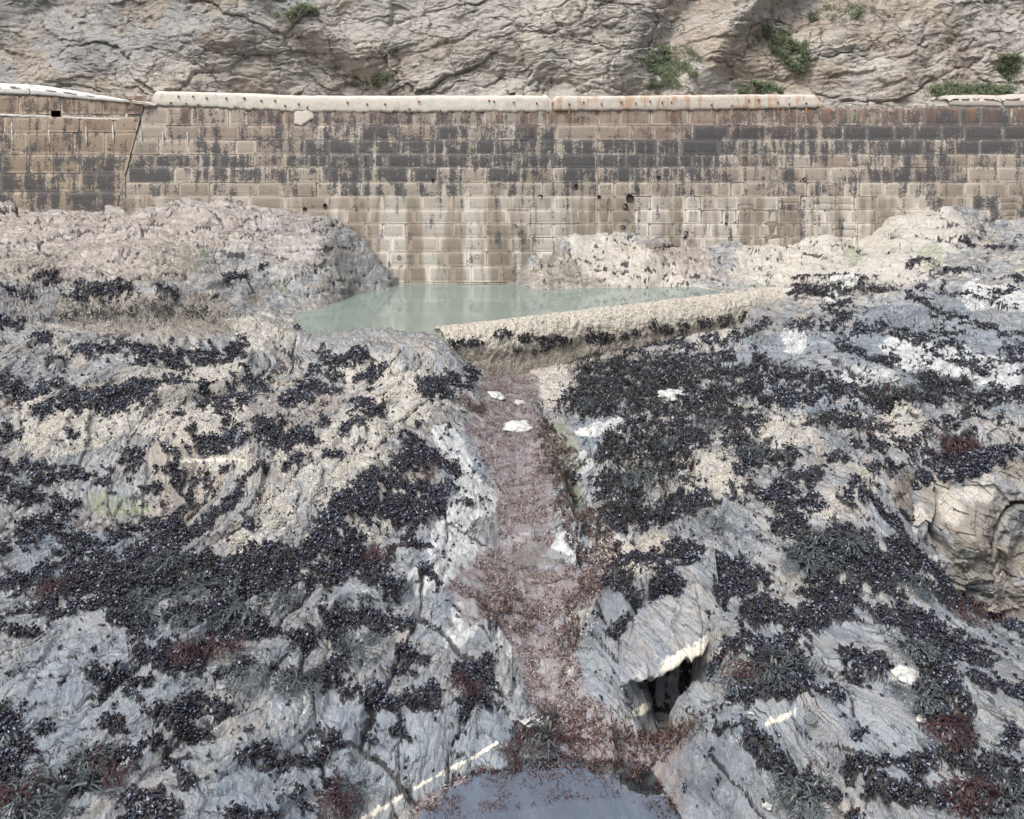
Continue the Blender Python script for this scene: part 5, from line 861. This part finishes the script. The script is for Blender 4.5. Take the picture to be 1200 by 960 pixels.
off = .26 * bl * tl - .34 * gs(1200, 636, 38, 44) - .42 * crk1 - .12 * crk2 - .05 * crk3 + .16 * gs(1125, 620, 30, 40) + .05 * gs(1150, 590, 20, 14)
xr, zr = wx.ravel(), wz.ravel(); fa_, ka_ = facets((zr * .9 + .5 * xr) * 3.0, (xr - .5 * zr) * 2.2, .16, 603, 1.3, .15, .03); fb_, kb_ = facets((zr + .5 * xr) * 8, (xr - .5 * zr) * 5, .05, 605, 1.3, .2)
off = off + (fa_ + fb_ + .05 * fbm(xr * 3, zr * 3, o=6, seed=607, g=.6)).reshape(off.shape) * (.35 + .65 * tl) * (.3 + .7 * sst(-.3, .1, VV_))
LV = np.stack([wx, Yd - off + back_ * 1.6, wz - back_ * .16 - (1 - tl) * .06], -1).reshape(-1, 3); i = np.arange(nu_ * len(vq)).reshape(len(vq), nu_); q = np.stack([i[:-1, :-1], i[1:, :-1], i[1:, 1:], i[:-1, 1:]], -1).reshape(-1, 4)
nb_ = fbm(xr * 2.5, zr * 2.5, o=4, seed=609); br_ = np.clip(.52 + .5 * nb_ - .3 * (VV_ < .02).ravel(), 0, 1); cr_ = np.clip(np.maximum(np.maximum(crk1, crk2 * .8), crk3 * .5).ravel() + .28 * ka_, 0, 1)
bn_ = np.clip((gs(1102, 588, 16, 18) + gs(1135, 572, 22, 9) + gs(1068, 600, 10, 22) + gs(1150, 560, 10, 18)).ravel() * .9 + .0 + .35 * (VV_ < .02).ravel(), 0, 1)
lg = mesh_np("rock_ledge", LV, q, M_ROCK, attrs={"wear": np.stack([bn_, cr_ * .85, br_], 1), "alga": np.stack([0 * br_, .35 * gs(1168, 650, 8, 10).ravel(), .8 * (np.exp(-(np.abs((pyv - 684) + .7 * (PX_ - 1160)) / 1.6) ** 2) * (PX_ > 1145) * (PX_ < 1180)).ravel()], 1), "zone": np.zeros((len(LV), 3)), "flow": np.stack([zr * 1.1 + .6 * xr, xr, zr], 1)})
tag(lg, "hollowed brown rock ledge split by a dark crack at the right edge below mussels", "rock ledge")
# mussels running over the brow of the ledge
LG = LV.reshape(len(vq), nu_, 3)
for (xa, xb, yv0, yv1, wr_) in ((1066, 1112, -.3, .06, "left"), (1112, 1160, -.3, .10, "middle"), (1160, 1215, -.3, .07, "right")):
    msk = (PX_ > xa) & (PX_ < xb) & (VV_ > yv0) & (VV_ < yv1 + .05 * noise(PX_ * .12, PX_ * 0 + 5, seed=611)) & ((fbm(PX_ * .07, pyv * .07, o=3, seed=613)) > -.22); cand = np.argwhere(msk); cnt = 1500; sel = cand[RNG.integers(0, len(cand), cnt)]
    Pw = LG[sel[:, 0], sel[:, 1]] + RNG.normal(size=(cnt, 3)) * .012; Nw = np.tile(np.array([0, -.45, .9]), (cnt, 1)); Pw += Nw * RNG.uniform(.0, .05, (cnt, 1)); a_, b_, c2 = frames(Nw, RNG, (-.2, 1.1)); sz_ = RNG.uniform(.03, .058, cnt)[:, None, None]
    Vw = (Pw[:, None] + sz_ * (TV[None, :, 0:1] * a_[:, None] + TV[None, :, 1:2] * b_[:, None] + TV[None, :, 2:3] * c2[:, None])).reshape(-1, 3); b0 = np.arange(cnt) * len(TV); pc_ = np.repeat(pal[RNG.choice(7, cnt, p=[.23, .23, .18, .11, .15, .075, .025])], len(TV), axis=0)
    tag(mesh_np("mussel_clump", Vw, (TQ[None] + b0[:, None, None]).reshape(-1, 4), M_MUSSELS, tris=(TT[None] + b0[:, None, None]).reshape(-1, 3), attrs={"col": pc_}), f"blue-black mussel clump over the {wr_} of the brown ledge's brow at right", "mussel clump", "mussel clumps on the brow of the ledge")
# ------------------------------------------------------------------ loose stones
M_PALE = mat_plain("pale_quartz_stone", (.30, .29, .26), (.52, .51, .47), 9, .8, 1.); M_GREY = mat_plain("grey_pebble", (.25, .26, .27), (.42, .42, .41), 14, .8, .5)
for k, (x, y, rw, m_, lb, nm) in enumerate([(603,500,18,M_PALE,"largest cream barnacled stone in the pink channel","stone"),(583,462,10,M_PALE,"flat white stone at the top of the channel","stone"),(610,470,8,M_PALE,"small white stone just above the largest channel stone","stone"),(626,846,12,M_PALE,"cream stone beside the bushy seaweed low in the channel","stone"),
 (878,835,3.5,M_PALE,"tiny round white pebble right of the cave mouth","pebble"),(898,943,6,M_PALE,"round pale limpet-like stone at the bottom edge right of the channel","pebble"),(1079,840,7,M_PALE,"whitish stone among mussels below the right slab","pebble"),(948,843,8,M_GREY,"blue-grey rounded stone at the head of the lowest right slab","pebble"),(758,938,3,M_GREY,"small grey pebble in the bottom pool","pebble"),(1062,791,17,M_PALE,"flat whitish stone above the tan folded slab at right","stone"),
 (788,462,17,M_PALE,"rounded pale stone surrounded by dark mussels right of the channel","stone"),(683,505,10,M_PALE,"white stone on the right brink of the channel","stone")]):
    p, n = ground_at(x, y); r = rw * p.y / F; o = lump(nm, p + Vector((0, 0, -r * .05)), (r, r * .9, r * .42), M_ROCK, seed=k + 60, amp=.5, seg=40, rings=24, attrs={'wear': (.95, 0, 0) if m_ is M_PALE else (.3, 0, 0), 'zone': (0, .6 if m_ is M_PALE else 0, 0), 'flow': (.3, .2, k)}); o.rotation_euler = (random.uniform(-.2, .2), random.uniform(-.2, .2), random.uniform(0, 3)); tag(o, lb, nm)
print("verts", NR * NU)
